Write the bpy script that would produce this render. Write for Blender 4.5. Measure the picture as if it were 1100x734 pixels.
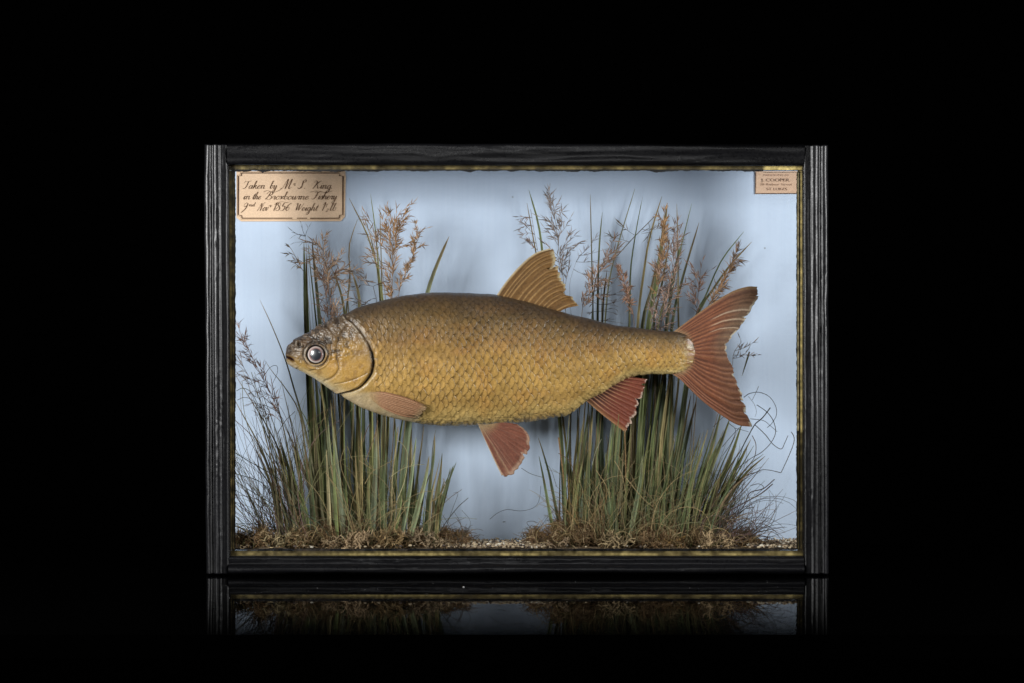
import bpy, math, random
import numpy as np
from mathutils import Vector
random.seed(7); RNG = np.random.default_rng(11)
scn = bpy.context.scene
for o in list(bpy.data.objects): bpy.data.objects.remove(o)

# ------------------------------------------------------------------ camera, lamps, exposure
D = 2.5                     # metres from the lens to the front of the case
CZ = 0.251
cam = bpy.data.cameras.new('camera'); camo = bpy.data.objects.new('camera', cam)
scn.collection.objects.link(camo)
camo.location = (0, -D, CZ); camo.rotation_euler = (math.radians(90), 0, 0)
cam.sensor_width = 36; cam.lens = 36*D/1.1; cam.clip_end = 50; cam.clip_start = .05
scn.camera = camo
w = bpy.data.worlds.new('World'); scn.world = w; w.use_nodes = True
w.node_tree.nodes['Background'].inputs[0].default_value = (0, 0, 0, 1)
w.node_tree.nodes['Background'].inputs[1].default_value = 0
scn.view_settings.view_transform = 'Standard'; scn.view_settings.look = 'None'
scn.view_settings.exposure = 0; scn.view_settings.gamma = 1
scn.render.resolution_x = 1024; scn.render.resolution_y = 683
scn.cycles.transparent_max_bounces = 16

def lamp(name, loc, aim, sx, sy, power, col=(1, 1, 1)):
    l = bpy.data.lights.new(name, 'AREA'); l.shape = 'RECTANGLE'; l.size = sx; l.size_y = sy
    l.energy = power; l.color = col
    o = bpy.data.objects.new(name, l); scn.collection.objects.link(o)
    o.location = loc; o.rotation_euler = (Vector(aim)-Vector(loc)).to_track_quat('-Z', 'Y').to_euler()
    return o
lamp('softbox_left', (-1.18, -.72, .48), (-.05, .05, .25), .42, .5, 25.5)
lamp('softbox_right', (1.21, -.72, .48), (.05, .05, .25), .42, .5, 20.5)
lamp('front_fill', (0, -2.2, 1.0), (0, 0, .2), 1.0, .3, 5)  # weak fill lamp added above the camera for the bottom rail's highlight

# ------------------------------------------------------------------ helpers
col = scn.collection
def P(px, py, y):            # a measured point (1 photo pixel = 1 mm at the case front) at depth y
    k = (D+y)/D
    return ((px-550)/1000*k, y, CZ-(py-367)/1000*k)

def tag(o, label=None, cat=None, group=None, kind=None):
    if label: o['label'] = label
    if cat: o['category'] = cat
    if group: o['group'] = group
    if kind: o['kind'] = kind
    return o
def thing(name, loc, label, cat, group=None):
    o = bpy.data.objects.new(name, None); o.empty_display_size = .02
    col.objects.link(o); o.location = loc
    return tag(o, label, cat, group)

def worldloc(p):
    v = Vector((0, 0, 0))
    while p is not None: v += p.location; p = p.parent
    return v
class MB:
    def __init__(s): s.v = []; s.f = []; s.c = []; s.n = 0
    def add(s, v, f, c):
        v = np.asarray(v, float).reshape(-1, 3); k = len(v)
        c = np.asarray(c, float)
        if c.ndim == 1: c = np.tile(c, (k, 1))
        s.v.append(v); s.c.append(c[:, :3]); s.f.extend([tuple(i+s.n for i in q) for q in f]); s.n += k
    def build(s, name, mat, parent=None, smooth=True):
        v = np.concatenate(s.v); c = np.concatenate(s.c)
        return mesh_obj(name, v, s.f, c, mat, parent, smooth)
def mesh_obj(name, v, f, c, mat, parent=None, smooth=True):
    v = np.asarray(v, float)
    off = np.array(worldloc(parent)) if parent is not None else np.zeros(3)
    me = bpy.data.meshes.new(name)
    if isinstance(f, np.ndarray):
        nf = len(f); me.vertices.add(len(v)); me.vertices.foreach_set('co', (v-off).astype(np.float32).ravel())
        me.loops.add(nf*4); me.loops.foreach_set('vertex_index', f.astype(np.int32).ravel())
        me.polygons.add(nf); me.polygons.foreach_set('loop_start', np.arange(0, nf*4, 4, dtype=np.int32))
        me.update(calc_edges=True); me.validate()
    else:
        me.from_pydata((v-off).tolist(), [], f)
    me.polygons.foreach_set('use_smooth', np.full(len(me.polygons), smooth))
    if c is not None:
        c = np.asarray(c, float)
        if c.ndim == 1: c = np.tile(c, (len(v), 1))
        a = me.color_attributes.new('Col', 'FLOAT_COLOR', 'POINT')
        rgba = np.ones((len(v), 4), np.float32); rgba[:, :3] = np.clip(c[:, :3], 0, 1)
        a.data.foreach_set('color', rgba.ravel())
    me.materials.append(mat); me.update()
    o = bpy.data.objects.new(name, me); col.objects.link(o)
    if parent is not None: o.parent = parent
    return o
def gridfaces(nu, nv, closed_v=False):
    i = np.arange(nu-1)[:, None]; nvv = nv if closed_v else nv-1
    j = np.arange(nvv)[None, :]; j2 = (j+1) % nv
    return np.stack([i*nv+j, (i+1)*nv+j, (i+1)*nv+j2, i*nv+j2], -1).reshape(-1, 4)
def box(mb, x0, x1, y0, y1, z0, z1, c=(.5, .5, .5)):
    v = [(x, y, z) for x in (x0, x1) for y in (y0, y1) for z in (z0, z1)]
    f = [(0, 1, 3, 2), (4, 6, 7, 5), (0, 4, 5, 1), (2, 3, 7, 6), (0, 2, 6, 4), (1, 5, 7, 3)]
    mb.add(v, f, c)
def vnoise(x, y, seed=0):
    x = np.asarray(x, float); y = np.asarray(y, float)
    xi = np.floor(x).astype(np.int64); yi = np.floor(y).astype(np.int64); fx = x-xi; fy = y-yi
    def h(a, b):
        n = (a*374761393+b*668265263+seed*1442695041) & 0xffffffff
        n = ((n ^ (n >> 13))*1274126177) & 0xffffffff
        return ((n ^ (n >> 16)) & 0xffff)/65535.
    fx = fx*fx*(3-2*fx); fy = fy*fy*(3-2*fy)
    return (h(xi, yi)*(1-fx)+h(xi+1, yi)*fx)*(1-fy)+(h(xi, yi+1)*(1-fx)+h(xi+1, yi+1)*fx)*fy
def fbm(x, y, seed=0, o=4):
    r = 0; a = .5; t = 0
    for k in range(o): r = r+a*vnoise(x*2**k, y*2**k, seed+k*17); t += a; a *= .5
    return r/t
def sstep(a, b, x): t = np.clip((x-a)/(b-a), 0, 1); return t*t*(3-2*t)
def mix(a, b, t):
    t = np.asarray(t)[..., None]; return np.asarray(a)*(1-t)+np.asarray(b)*t
def spline(pts, n):           # Catmull-Rom through points
    p = np.array(pts, float)
    if len(p) == 2: t = np.linspace(0, 1, n)[:, None]; return p[0]*(1-t)+p[1]*t
    q = np.vstack([2*p[0]-p[1], p, 2*p[-1]-p[-2]])
    d = np.r_[0, np.cumsum(np.linalg.norm(np.diff(p, axis=0), axis=1))]
    s = np.interp(np.linspace(0, d[-1], n), d, np.arange(len(p)))
    i = np.minimum(s.astype(int), len(p)-2); t = (s-i)[:, None]
    a, b, c_, d_ = q[i], q[i+1], q[i+2], q[i+3]
    return .5*((2*b)+(c_-a)*t+(2*a-5*b+4*c_-d_)*t*t+(3*b-a-3*c_+d_)*t**3)

# ------------------------------------------------------------------ materials
def newmat(name):
    m = bpy.data.materials.new(name); m.use_nodes = True
    nt = m.node_tree; return m, nt, nt.nodes['Principled BSDF']
def N(nt, t, **k):
    n = nt.nodes.new(t)
    for a, b in k.items():
        if a in n.inputs: n.inputs[a].default_value = b
        else: setattr(n, a, b)
    return n
def attrmat(name, rough=.5, spec=.5, bump=0, scale=300, coat=0, var=.25, stretch=(1, 1, 1), rvar=.0, metal=0, sheen=0, trans=0):
    m, nt, b = newmat(name); L = nt.links
    a = N(nt, 'ShaderNodeAttribute', attribute_name='Col')
    tc = N(nt, 'ShaderNodeTexCoord'); mp = N(nt, 'ShaderNodeMapping'); mp.inputs['Scale'].default_value = stretch
    L.new(tc.outputs['Object'], mp.inputs['Vector'])
    nz = N(nt, 'ShaderNodeTexNoise', Scale=scale, Detail=4.0); L.new(mp.outputs[0], nz.inputs['Vector'])
    mr = N(nt, 'ShaderNodeMapRange'); mr.inputs['From Min'].default_value = .3; mr.inputs['From Max'].default_value = .7
    mr.inputs['To Min'].default_value = 1-var; mr.inputs['To Max'].default_value = 1+var
    L.new(nz.outputs['Fac'], mr.inputs['Value'])
    mu = N(nt, 'ShaderNodeMix', data_type='RGBA', blend_type='MULTIPLY'); mu.inputs['Factor'].default_value = 1
    L.new(a.outputs['Color'], mu.inputs['A']); L.new(mr.outputs[0], mu.inputs['B'])
    L.new(mu.outputs['Result'], b.inputs['Base Color'])
    b.inputs['Roughness'].default_value = rough; b.inputs['Specular IOR Level'].default_value = spec
    b.inputs['Coat Weight'].default_value = coat; b.inputs['Coat Roughness'].default_value = .25
    b.inputs['Metallic'].default_value = metal
    if rvar:
        m2 = N(nt, 'ShaderNodeMapRange'); m2.inputs['From Min'].default_value = .3; m2.inputs['From Max'].default_value = .7
        m2.inputs['To Min'].default_value = rough-rvar; m2.inputs['To Max'].default_value = rough+rvar
        L.new(nz.outputs['Fac'], m2.inputs['Value']); L.new(m2.outputs[0], b.inputs['Roughness'])
    if bump:
        bp = N(nt, 'ShaderNodeBump'); bp.inputs['Strength'].default_value = 1; bp.inputs['Distance'].default_value = bump
        L.new(nz.outputs['Fac'], bp.inputs['Height']); L.new(bp.outputs[0], b.inputs['Normal'])
    return m
M_skin = attrmat('fish_skin', rough=.42, spec=.4, bump=.00022, scale=600, coat=.22, var=.16, rvar=.10)
M_fin = attrmat('fin_membrane', rough=.5, spec=.4, bump=.0002, scale=600, var=.2)
M_eye = attrmat('glass_eye', rough=.12, spec=.6, var=.03, coat=1); M_eye.node_tree.nodes['Principled BSDF'].inputs['Coat Roughness'].default_value = .14; M_eye.node_tree.nodes['Principled BSDF'].inputs['Roughness'].default_value = .35
M_leaf = attrmat('dried_leaf', rough=.6, spec=.3, bump=.0002, scale=260, var=.35, stretch=(1, 1, .12))
M_straw = attrmat('dried_straw', rough=.75, spec=.2, scale=500, var=.35)
M_moss = attrmat('dried_moss', rough=.85, spec=.15, scale=400, var=.35)
M_stone = attrmat('gravel_stone', rough=.75, spec=.3, scale=500, var=.2, bump=.0003)
M_gilt = attrmat('gilded_strip', rough=.42, spec=.5, scale=180, var=.55, rvar=.12)
M_paper = attrmat('old_paper', rough=.85, spec=.15, scale=700, var=.07)
M_ink = attrmat('brown_ink', rough=.7, spec=.2, scale=500, var=.3)

def blue_paint():
    m, nt, b = newmat('pale_blue_paint'); L = nt.links
    tc = N(nt, 'ShaderNodeTexCoord'); mp = N(nt, 'ShaderNodeMapping'); mp.inputs['Scale'].default_value = (1, 1, .035)
    L.new(tc.outputs['Object'], mp.inputs['Vector'])
    nz = N(nt, 'ShaderNodeTexNoise', Scale=330.0, Detail=5.0); L.new(mp.outputs[0], nz.inputs['Vector'])
    nz2 = N(nt, 'ShaderNodeTexNoise', Scale=9.0, Detail=3.0); L.new(tc.outputs['Object'], nz2.inputs['Vector'])
    r = N(nt, 'ShaderNodeValToRGB'); r.color_ramp.elements[0].position = .1; r.color_ramp.elements[1].position = .9
    r.color_ramp.elements[0].color = (.46, .555, .71, 1); r.color_ramp.elements[1].color = (.515, .605, .75, 1)
    L.new(nz.outputs['Fac'], r.inputs[0])
    mx = N(nt, 'ShaderNodeMix', data_type='RGBA', blend_type='MULTIPLY'); mx.inputs['Factor'].default_value = 1
    mr = N(nt, 'ShaderNodeMapRange'); mr.inputs['To Min'].default_value = .86; mr.inputs['To Max'].default_value = 1.1
    L.new(nz2.outputs['Fac'], mr.inputs['Value']); L.new(r.outputs[0], mx.inputs['A']); L.new(mr.outputs[0], mx.inputs['B'])
    vo = N(nt, 'ShaderNodeTexVoronoi', Scale=42.0); vo.inputs['Randomness'].default_value = 1; L.new(tc.outputs['Object'], vo.inputs['Vector'])
    nz3 = N(nt, 'ShaderNodeTexNoise', Scale=14.0, Detail=1.0); L.new(tc.outputs['Object'], nz3.inputs['Vector'])
    sp = N(nt, 'ShaderNodeMapRange'); sp.inputs['From Min'].default_value = .03; sp.inputs['From Max'].default_value = .06
    sp.inputs['To Min'].default_value = 1; sp.inputs['To Max'].default_value = 0; L.new(vo.outputs['Distance'], sp.inputs['Value'])
    gt = N(nt, 'ShaderNodeMath', operation='GREATER_THAN'); gt.inputs[1].default_value = .52; L.new(nz3.outputs['Fac'], gt.inputs[0])
    ml = N(nt, 'ShaderNodeMath', operation='MULTIPLY'); L.new(sp.outputs[0], ml.inputs[0]); L.new(gt.outputs[0], ml.inputs[1])
    ml2 = N(nt, 'ShaderNodeMath', operation='MULTIPLY'); L.new(ml.outputs[0], ml2.inputs[0]); ml2.inputs[1].default_value = .6
    m3 = N(nt, 'ShaderNodeMix', data_type='RGBA'); L.new(ml2.outputs[0], m3.inputs['Factor'])
    L.new(mx.outputs['Result'], m3.inputs['A']); m3.inputs['B'].default_value = (.12, .12, .12, 1)
    L.new(m3.outputs['Result'], b.inputs['Base Color']); b.inputs['Roughness'].default_value = .7
    bp = N(nt, 'ShaderNodeBump'); bp.inputs['Distance'].default_value = .00008; L.new(nz.outputs['Fac'], bp.inputs['Height']); L.new(bp.outputs[0], b.inputs['Normal'])
    return m
M_blue = blue_paint()
def ebony(name, stretch, rg=(.27, .40)):
    m, nt, b = newmat(name); L = nt.links
    tc = N(nt, 'ShaderNodeTexCoord'); mp = N(nt, 'ShaderNodeMapping'); mp.inputs['Scale'].default_value = stretch
    L.new(tc.outputs['Object'], mp.inputs['Vector'])
    nz = N(nt, 'ShaderNodeTexNoise', Scale=75.0, Detail=3.0, Roughness=.45, Distortion=.2); L.new(mp.outputs[0], nz.inputs['Vector'])
    n2 = N(nt, 'ShaderNodeTexNoise', Scale=420.0, Detail=3.0); L.new(tc.outputs['Object'], n2.inputs['Vector'])
    r = N(nt, 'ShaderNodeValToRGB'); r.color_ramp.elements[0].position = .35; r.color_ramp.elements[1].position = .72
    r.color_ramp.elements[0].color = (.0012, .0012, .0015, 1); r.color_ramp.elements[1].color = (.006, .006, .007, 1)
    L.new(nz.outputs['Fac'], r.inputs[0]); L.new(r.outputs[0], b.inputs['Base Color'])
    mr = N(nt, 'ShaderNodeMapRange'); mr.inputs['From Min'].default_value = .3; mr.inputs['From Max'].default_value = .7
    mr.inputs['To Min'].default_value = rg[0]; mr.inputs['To Max'].default_value = rg[1]; b.inputs['Specular IOR Level'].default_value = .30
    L.new(n2.outputs['Fac'], mr.inputs['Value']); L.new(mr.outputs[0], b.inputs['Roughness'])
    b1 = N(nt, 'ShaderNodeBump'); b1.inputs['Distance'].default_value = .00011; L.new(nz.outputs['Fac'], b1.inputs['Height'])
    b2 = N(nt, 'ShaderNodeBump'); b2.inputs['Distance'].default_value = .00006; L.new(n2.outputs['Fac'], b2.inputs['Height']); L.new(b1.outputs[0], b2.inputs['Normal'])
    L.new(b2.outputs[0], b.inputs['Normal'])
    return m
M_ebV = ebony('black_cloth_upright', (1, 1, .04)); M_ebH = ebony('black_cloth_level', (.04, 1, 1), (.26, .38))
def glassmat():
    m, nt, b = newmat('clear_glass'); L = nt.links; nt.nodes.remove(b)
    out = nt.nodes['Material Output']; t = N(nt, 'ShaderNodeBsdfTransparent'); t.inputs[0].default_value = (.98, .985, .98, 1)
    g = N(nt, 'ShaderNodeBsdfGlossy'); g.inputs['Roughness'].default_value = .01
    fr = N(nt, 'ShaderNodeFresnel', IOR=1.45); mx = N(nt, 'ShaderNodeMixShader')
    ge = N(nt, 'ShaderNodeNewGeometry'); iv = N(nt, 'ShaderNodeMath', operation='SUBTRACT'); iv.inputs[0].default_value = 1; L.new(ge.outputs['Backfacing'], iv.inputs[1])
    fm = N(nt, 'ShaderNodeMath', operation='MULTIPLY'); L.new(fr.outputs[0], fm.inputs[0]); L.new(iv.outputs[0], fm.inputs[1])
    L.new(fm.outputs[0], mx.inputs[0]); L.new(t.outputs[0], mx.inputs[1]); L.new(g.outputs[0], mx.inputs[2]); L.new(mx.outputs[0], out.inputs[0])
    return m
M_glass = glassmat()
def tablemat():
    m, nt, b = newmat('black_acrylic'); L = nt.links; nt.nodes.remove(b)
    out = nt.nodes['Material Output']; d = N(nt, 'ShaderNodeBsdfDiffuse'); d.inputs[0].default_value = (.0004, .0004, .0004, 1)
    g = N(nt, 'ShaderNodeBsdfGlossy'); g.inputs['Roughness'].default_value = .015; g.inputs[0].default_value = (1, 1, 1, 1)
    fr = N(nt, 'ShaderNodeFresnel', IOR=1.42)
    # gloss lowered towards the table's front edge, so the reflection's fade is built in
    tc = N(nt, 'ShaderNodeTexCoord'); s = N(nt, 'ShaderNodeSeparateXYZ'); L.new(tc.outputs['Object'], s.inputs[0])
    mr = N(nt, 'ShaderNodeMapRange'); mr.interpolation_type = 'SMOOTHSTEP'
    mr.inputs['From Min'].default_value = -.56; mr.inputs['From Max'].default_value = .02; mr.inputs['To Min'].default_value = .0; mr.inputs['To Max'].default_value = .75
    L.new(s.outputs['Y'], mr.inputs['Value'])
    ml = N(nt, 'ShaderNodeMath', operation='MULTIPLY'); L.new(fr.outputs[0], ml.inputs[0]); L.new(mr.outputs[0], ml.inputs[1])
    mx = N(nt, 'ShaderNodeMixShader'); L.new(ml.outputs[0], mx.inputs[0]); L.new(d.outputs[0], mx.inputs[1]); L.new(g.outputs[0], mx.inputs[2]); L.new(mx.outputs[0], out.inputs[0])
    return m
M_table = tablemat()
m, nt, b = newmat('black_velvet'); b.inputs['Base Color'].default_value = (.0004, .0004, .0004, 1); b.inputs['Roughness'].default_value = 1; b.inputs['Specular IOR Level'].default_value = 0; M_velvet = m

# ------------------------------------------------------------------ setting
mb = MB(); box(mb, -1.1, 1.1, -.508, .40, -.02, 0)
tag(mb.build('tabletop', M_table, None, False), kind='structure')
mb = MB(); box(mb, -2.2, 2.2, 1.2, 1.22, -1.2, 2.0)
tag(mb.build('backdrop', M_velvet, None, False), kind='structure')
mb = MB()
rs_ = random.Random(2)
for px, py, r in [(rs_.uniform(225, 885), rs_.uniform(621, 640), rs_.uniform(.12, .26)) for _ in range(34)]+list(((498, 631, .9), (341, 632, .35), (392, 634, .35), (406, 633, .3), (465, 627, .3), (741, 632, .35), (618, 625, .3))):
    dep = D*CZ/((py-367)/1000)-D; x = (px-550)/1000*(D+dep)/D
    r /= 1000; a = np.linspace(0, 2*math.pi, 7)[:-1]
    v = [(x+r*1.5*math.cos(t), dep+r*1.5*math.sin(t), .0002) for t in a]+[(x, dep, r)]
    mb.add(v, [(i, (i+1) % 6, 6) for i in range(6)], (.6, .6, .6))
tag(mb.build('dust', M_stone), 'a few pale specks of dust lying on the glossy black table', 'dust', kind='stuff')

# ------------------------------------------------------------------ the display case
YB = .105
case = thing('display_case', (0, .06, 0), 'black edged glazed wooden case with pale blue inside, standing on the glossy black table', 'display case')
def rail(name, p0, p1, inward, width, prof, mat, seed, fold, endr=0):
    # p0,p1: outer edge ends (x,z); inward: unit vector towards the opening; prof: list of (t 0..1, y)
    p0 = np.array(p0); p1 = np.array(p1); Ln = np.linalg.norm(p1-p0); nu = int(Ln/.0016)
    u = np.linspace(0, 1, nu); pr = spline([(t*width, y) for t, y in prof], 46)
    pp = p0+(p1-p0)*u[:, None]
    U = np.repeat(u[:, None], 46, 1)*Ln*1000; T = np.repeat(pr[None, :, 0], nu, 0)*1000
    Y = np.repeat(pr[None, :, 1], nu, 0)/1
    T0 = T; T = T+(fbm(U*.009, T*.04+seed, seed+60, 3)-.5)*9
    n = fbm(U*.010+seed, T*.16, seed, 3)-.5
    n2 = np.abs(fbm(U*.012, T*.5+fbm(U*.02, T*.05, seed+9)*2, seed+3, 3)-.5)
    T = T0; front = sstep(.004, -.003, Y)
    Y = Y+front*(n*.0035*fold-sstep(.035, 0., n2)*.0009*fold*sstep(.45, .65, vnoise(U*.01, T*.2, seed+40)))
    dd = np.minimum(U, Ln*1000-U); er = 1-np.sqrt(np.clip(1-np.clip(1-dd/endr, 0, 1)**2, 0, 1)) if endr else 0*U
    Y = Y+(.02-Y)*er
    wob = (fbm(U*.02, U*0+seed, seed+5, 3)-.5)*.0016
    X = pp[:, None, 0]+inward[0]*(T/1000+wob*(T/1000 < width*.2)); Z = pp[:, None, 1]+inward[1]*(T/1000+wob*(T/1000 < width*.2))
    v = np.stack([X, Y, Z], -1).reshape(-1, 3)
    f = gridfaces(nu, 46)
    o = mesh_obj(name, v, f, (.02, .02, .02), mat, case)
    return o
def xz(px, py): return ((px-550)/1000, CZ-(py-367)/1000)
SP = [(0, .02), (0, .004), (.02, -.003), (.10, -.0065), (.22, -.0075), (.30, -.0055), (.36, -.005), (.44, -.0075), (.60, -.0085), (.72, -.006), (.80, -.0062), (.93, -.0055), (1, -.002), (1, .0035)]
TP = [(0, .02), (0, .002), (.04, -.004), (.12, -.0058), (.35, -.0063), (.6, -.006), (.9, -.0058), (1, -.003), (1, .0035)]
BP = [(.03, .02), (.03, .003), (.05, -.003), (.12, -.0075), (.22, -.0100), (.32, -.0103), (.42, -.0096), (.51, -.0080), (.57, -.0058), (.63, -.0054), (.9, -.0048), (1, -.002), (1, .0035)]
rail('stile', xz(219.3, 154), xz(221.3, 617.7), (1, 0), .0265, SP, M_ebV, 3, .55, .8)
rail('stile', xz(889.3, 154.8), xz(890.2, 617.7), (-1, 0), .0275, SP, M_ebV, 21, .55, .8)
rail('rail', xz(244.5, 154), xz(863.5, 155), (0, -1), .0235, TP, M_ebH, 8, .5)
rail('rail', xz(246.5, 617.8), xz(863, 617.8), (0, 1), .0205, BP, M_ebH, 14, .6)
mb = MB(); box(mb, -.3285, -.3200, .0205, YB+.012, .0012, .4615, (.02,)*3); mb.build('added_side_pane', M_glass, case, False)  # unseen glass sides, added so the side lamps reach the backboard's edges
mb = MB(); box(mb, .3310, .3385, .0205, YB+.012, .0012, .4605, (.02,)*3); mb.build('added_side_pane', M_glass, case, False)
mb = MB(); box(mb, -.3300, .3390, .0200, YB+.012, .4555, .4618, (.02,)*3); mb.build('top_panel', M_ebH, case, False)
mb = MB(); box(mb, -.3190, .3300, .004, YB+.012, .0012, .008, (.02,)*3); mb.build('base_panel', M_ebH, case, False)
for x in (-.3290, .3387):      # outer edges reach forward to the stiles
    pass
# blue lining: back board plus the two sides and top, coved into one painted sheet
def lining():
    mb = MB(); box(mb, -.3200, .3310, YB, YB+.0009, .008, .4535, (.5, .6, .7)); o = mb.build('backboard', M_blue, case, False)
    mb = MB(); box(mb, -.3200, .3310, .004, YB-.0015, .4536, .4553, (.5, .6, .7)); mb.build('ceiling_panel', M_blue, case, False)
    return o
back = lining()
mb = MB(); box(mb, -.3195, .3295, YB+.001, YB+.011, .0082, .4550, (.1, .07, .04)); mb.build('rear_panel', M_ebV, case, False)
mb = MB(); x0, z0 = xz(245, 176); x1, z1 = xz(863.5, 599)
box(mb, x0, x1, .0004, .0024, z1, z0); mb.build('glass_pane', M_glass, case, False)
# gilt strips painted round the glass, with black lines
def strip(mb, a, b, c, d, y, cf, rag=None):   # px rectangle a..c, b..d ; rag = side made uneven
    long_x = (c-a) > (d-b); n = int(max(c-a, d-b)/1.2); m_ = 5
    u = np.linspace(0, 1, n); vv = np.linspace(0, 1, m_)
    U, V = np.meshgrid(u, vv, indexing='ij')
    if long_x: X = a+(c-a)*U; Yp = b+(d-b)*V
    else: X = a+(c-a)*V; Yp = b+(d-b)*U
    if rag:
        j = (fbm(X*.09+Yp*.09, X*0+rag[1], rag[1]+5, 4)-.5)*rag[2]+(vnoise(X*.5+Yp*.5, X*0, 3)-.5)*.7
        k = V if rag[0] > 0 else 1-V
        if long_x: Yp = Yp+j*k
        else: X = X+j*k
    kk = (D+y)/D
    v = np.stack([(X-550)/1000*kk, np.full_like(X, y), CZ-(Yp-367)/1000*kk], -1).reshape(-1, 3)
    cc = cf(X, Yp).reshape(-1, 3)
    mb.add(v, gridfaces(n, m_).tolist(), cc)
def gold(dark=.0, lit=None):
    def f(X, Yp):
        n = fbm(X*.11, Yp*.11, 31, 4); n2 = vnoise(X*.7, Yp*.7, 5)
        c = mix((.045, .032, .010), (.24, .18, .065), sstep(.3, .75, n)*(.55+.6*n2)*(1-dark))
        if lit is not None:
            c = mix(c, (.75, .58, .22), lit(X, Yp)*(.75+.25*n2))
        return c
    return f
blk = lambda X, Y: np.tile(np.array([.004, .004, .005]), X.shape+(1,))
cream = lambda X, Y: mix((.45, .36, .18), (.6, .5, .3), vnoise(X*.6, Y*.6, 2))
mg = MB()
yg = .0029
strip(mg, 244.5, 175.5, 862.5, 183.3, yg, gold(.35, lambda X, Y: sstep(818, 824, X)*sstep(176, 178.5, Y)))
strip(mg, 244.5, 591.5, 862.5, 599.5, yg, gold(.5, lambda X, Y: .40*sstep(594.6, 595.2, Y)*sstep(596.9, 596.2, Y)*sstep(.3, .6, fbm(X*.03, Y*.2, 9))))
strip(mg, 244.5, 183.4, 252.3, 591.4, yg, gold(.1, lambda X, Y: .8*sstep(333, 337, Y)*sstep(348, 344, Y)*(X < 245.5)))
strip(mg, 856.5, 183.4, 863.5, 591.4, yg, gold(.3, lambda X, Y: sstep(466, 463, Y)*(X > 859.3)*1.0))  # upper part brighter: a reflected glow painted into the gilt
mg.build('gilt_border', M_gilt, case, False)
mg = MB(); yl = .0026
strip(mg, 249, 182.2, 820, 184.2, yl, blk, (1, 3, 3.2)); strip(mg, 820, 182.6, 862, 183.4, yl, blk)
strip(mg, 820, 185.0, 862, 185.5, yl, blk)
strip(mg, 249, 589.5, 862, 590.7, yl, blk); strip(mg, 249, 591.3, 862, 592.0, yl, blk)
strip(mg, 251.9, 184.3, 253.0, 589.4, yl, blk, (1, 7, 1.2)); strip(mg, 249.9, 184.3, 250.4, 589.4, yl, blk)
strip(mg, 855.6, 185.6, 856.5, 589.4, yl, blk, (-1, 11, 1.0)); strip(mg, 858.2, 184.3, 859.2, 589.4, yl, blk); strip(mg, 861.8, 184.3, 863.4, 589.4, yl, blk)
mg.build('border_line', M_gilt, case, False)
mg = MB(); strip(mg, 856.6, 185.6, 858.1, 463, yl, cream); mg.build('cream_line', M_gilt, case, False)

# paper labels glued on the back board ------------------------------------------
yp = YB-.0012
def paper(pts, name, c0, c1, label):
    mb = MB(); k = len(pts); vf = [P(x, y, yp) for x, y in pts]; vb = [P(x, y, yp+.0010) for x, y in pts]
    cc = [mix(c0, c1, vnoise(x*.3, y*.3, 4)) for x, y in pts]
    mb.add(vf+vb, [tuple(range(k))[::-1]]+[(i, (i+1) % k, k+(i+1) % k, k+i) for i in range(k)], np.array(cc+cc))
    return tag(mb.build(name, M_paper, case, False), label)
def ink_ribbon(mb, pts, w0, w1, c, y=None, n=None, smooth=True):
    pts = np.array(pts, float); n = n or max(6, len(pts)*5)
    s = spline(pts, n) if smooth else pts
    if not smooth: n = len(pts)
    t = np.gradient(s, axis=0); t /= (np.linalg.norm(t, axis=1)[:, None]+1e-9)
    down = np.clip(t[:, 1], 0, 1)          # photo y grows downward: shaded downstrokes
    wd = (w0+(w1-w0)*down**1.5)/2
    nrm = np.stack([-t[:, 1], t[:, 0]], 1)
    a = s+nrm*wd[:, None]; b = s-nrm*wd[:, None]
    v = [P(x, yy, yp-.0004) for x, yy in a]+[P(x, yy, yp-.0004) for x, yy in b]
    mb.add(v, [(i, i+1, n+i+1, n+i) for i in range(n-1)], c)
lab = paper([(254, 184), (371, 184), (371.5, 190), (370.5, 233), (366, 237.8), (259, 238), (254, 234)], 'paper_label', (.70, .49, .33), (.76, .56, .40), 'cream paper label with brown ruled border and copperplate handwriting')
ink = (.095, .045, .022)
mb = MB()
b0 = [(259.5, 186.0), (364.5, 186.0), (364.6, 188.8), (368.4, 189.4), (368.2, 230.8), (364.8, 231.4), (364.3, 234.5), (260, 234.5), (259.6, 231.8), (255.9, 231), (256.1, 189.2), (259.2, 188.8), (259.5, 186.0)]
ink_ribbon(mb, b0[0:7], 1.0, 1.0, (.07, .03, .015), smooth=False)
ink_ribbon(mb, [(364.3, 234.5), (333, 234.6)], 1.0, 1.0, (.07, .03, .015), smooth=False); ink_ribbon(mb, [(330, 234.5), (319, 234.5)], .9, .9, (.07, .03, .015), smooth=False); ink_ribbon(mb, [(314, 234.5), (260, 234.5)], 1, 1, (.07, .03, .015), smooth=False)
ink_ribbon(mb, b0[7:], 1.0, 1.0, (.07, .03, .015), smooth=False)
b2 = [(257.8+(x-257.8)*1.0, y) for x, y in b0]
b2 = [(312.2+(x-312.2)*1.022, 210.3+(y-210.3)*1.05) for x, y in b0]
ink_ribbon(mb, b2, .35, .35, (.30, .19, .09), smooth=False)
mb.build('ruled_border', M_ink, lab, False)
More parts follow.
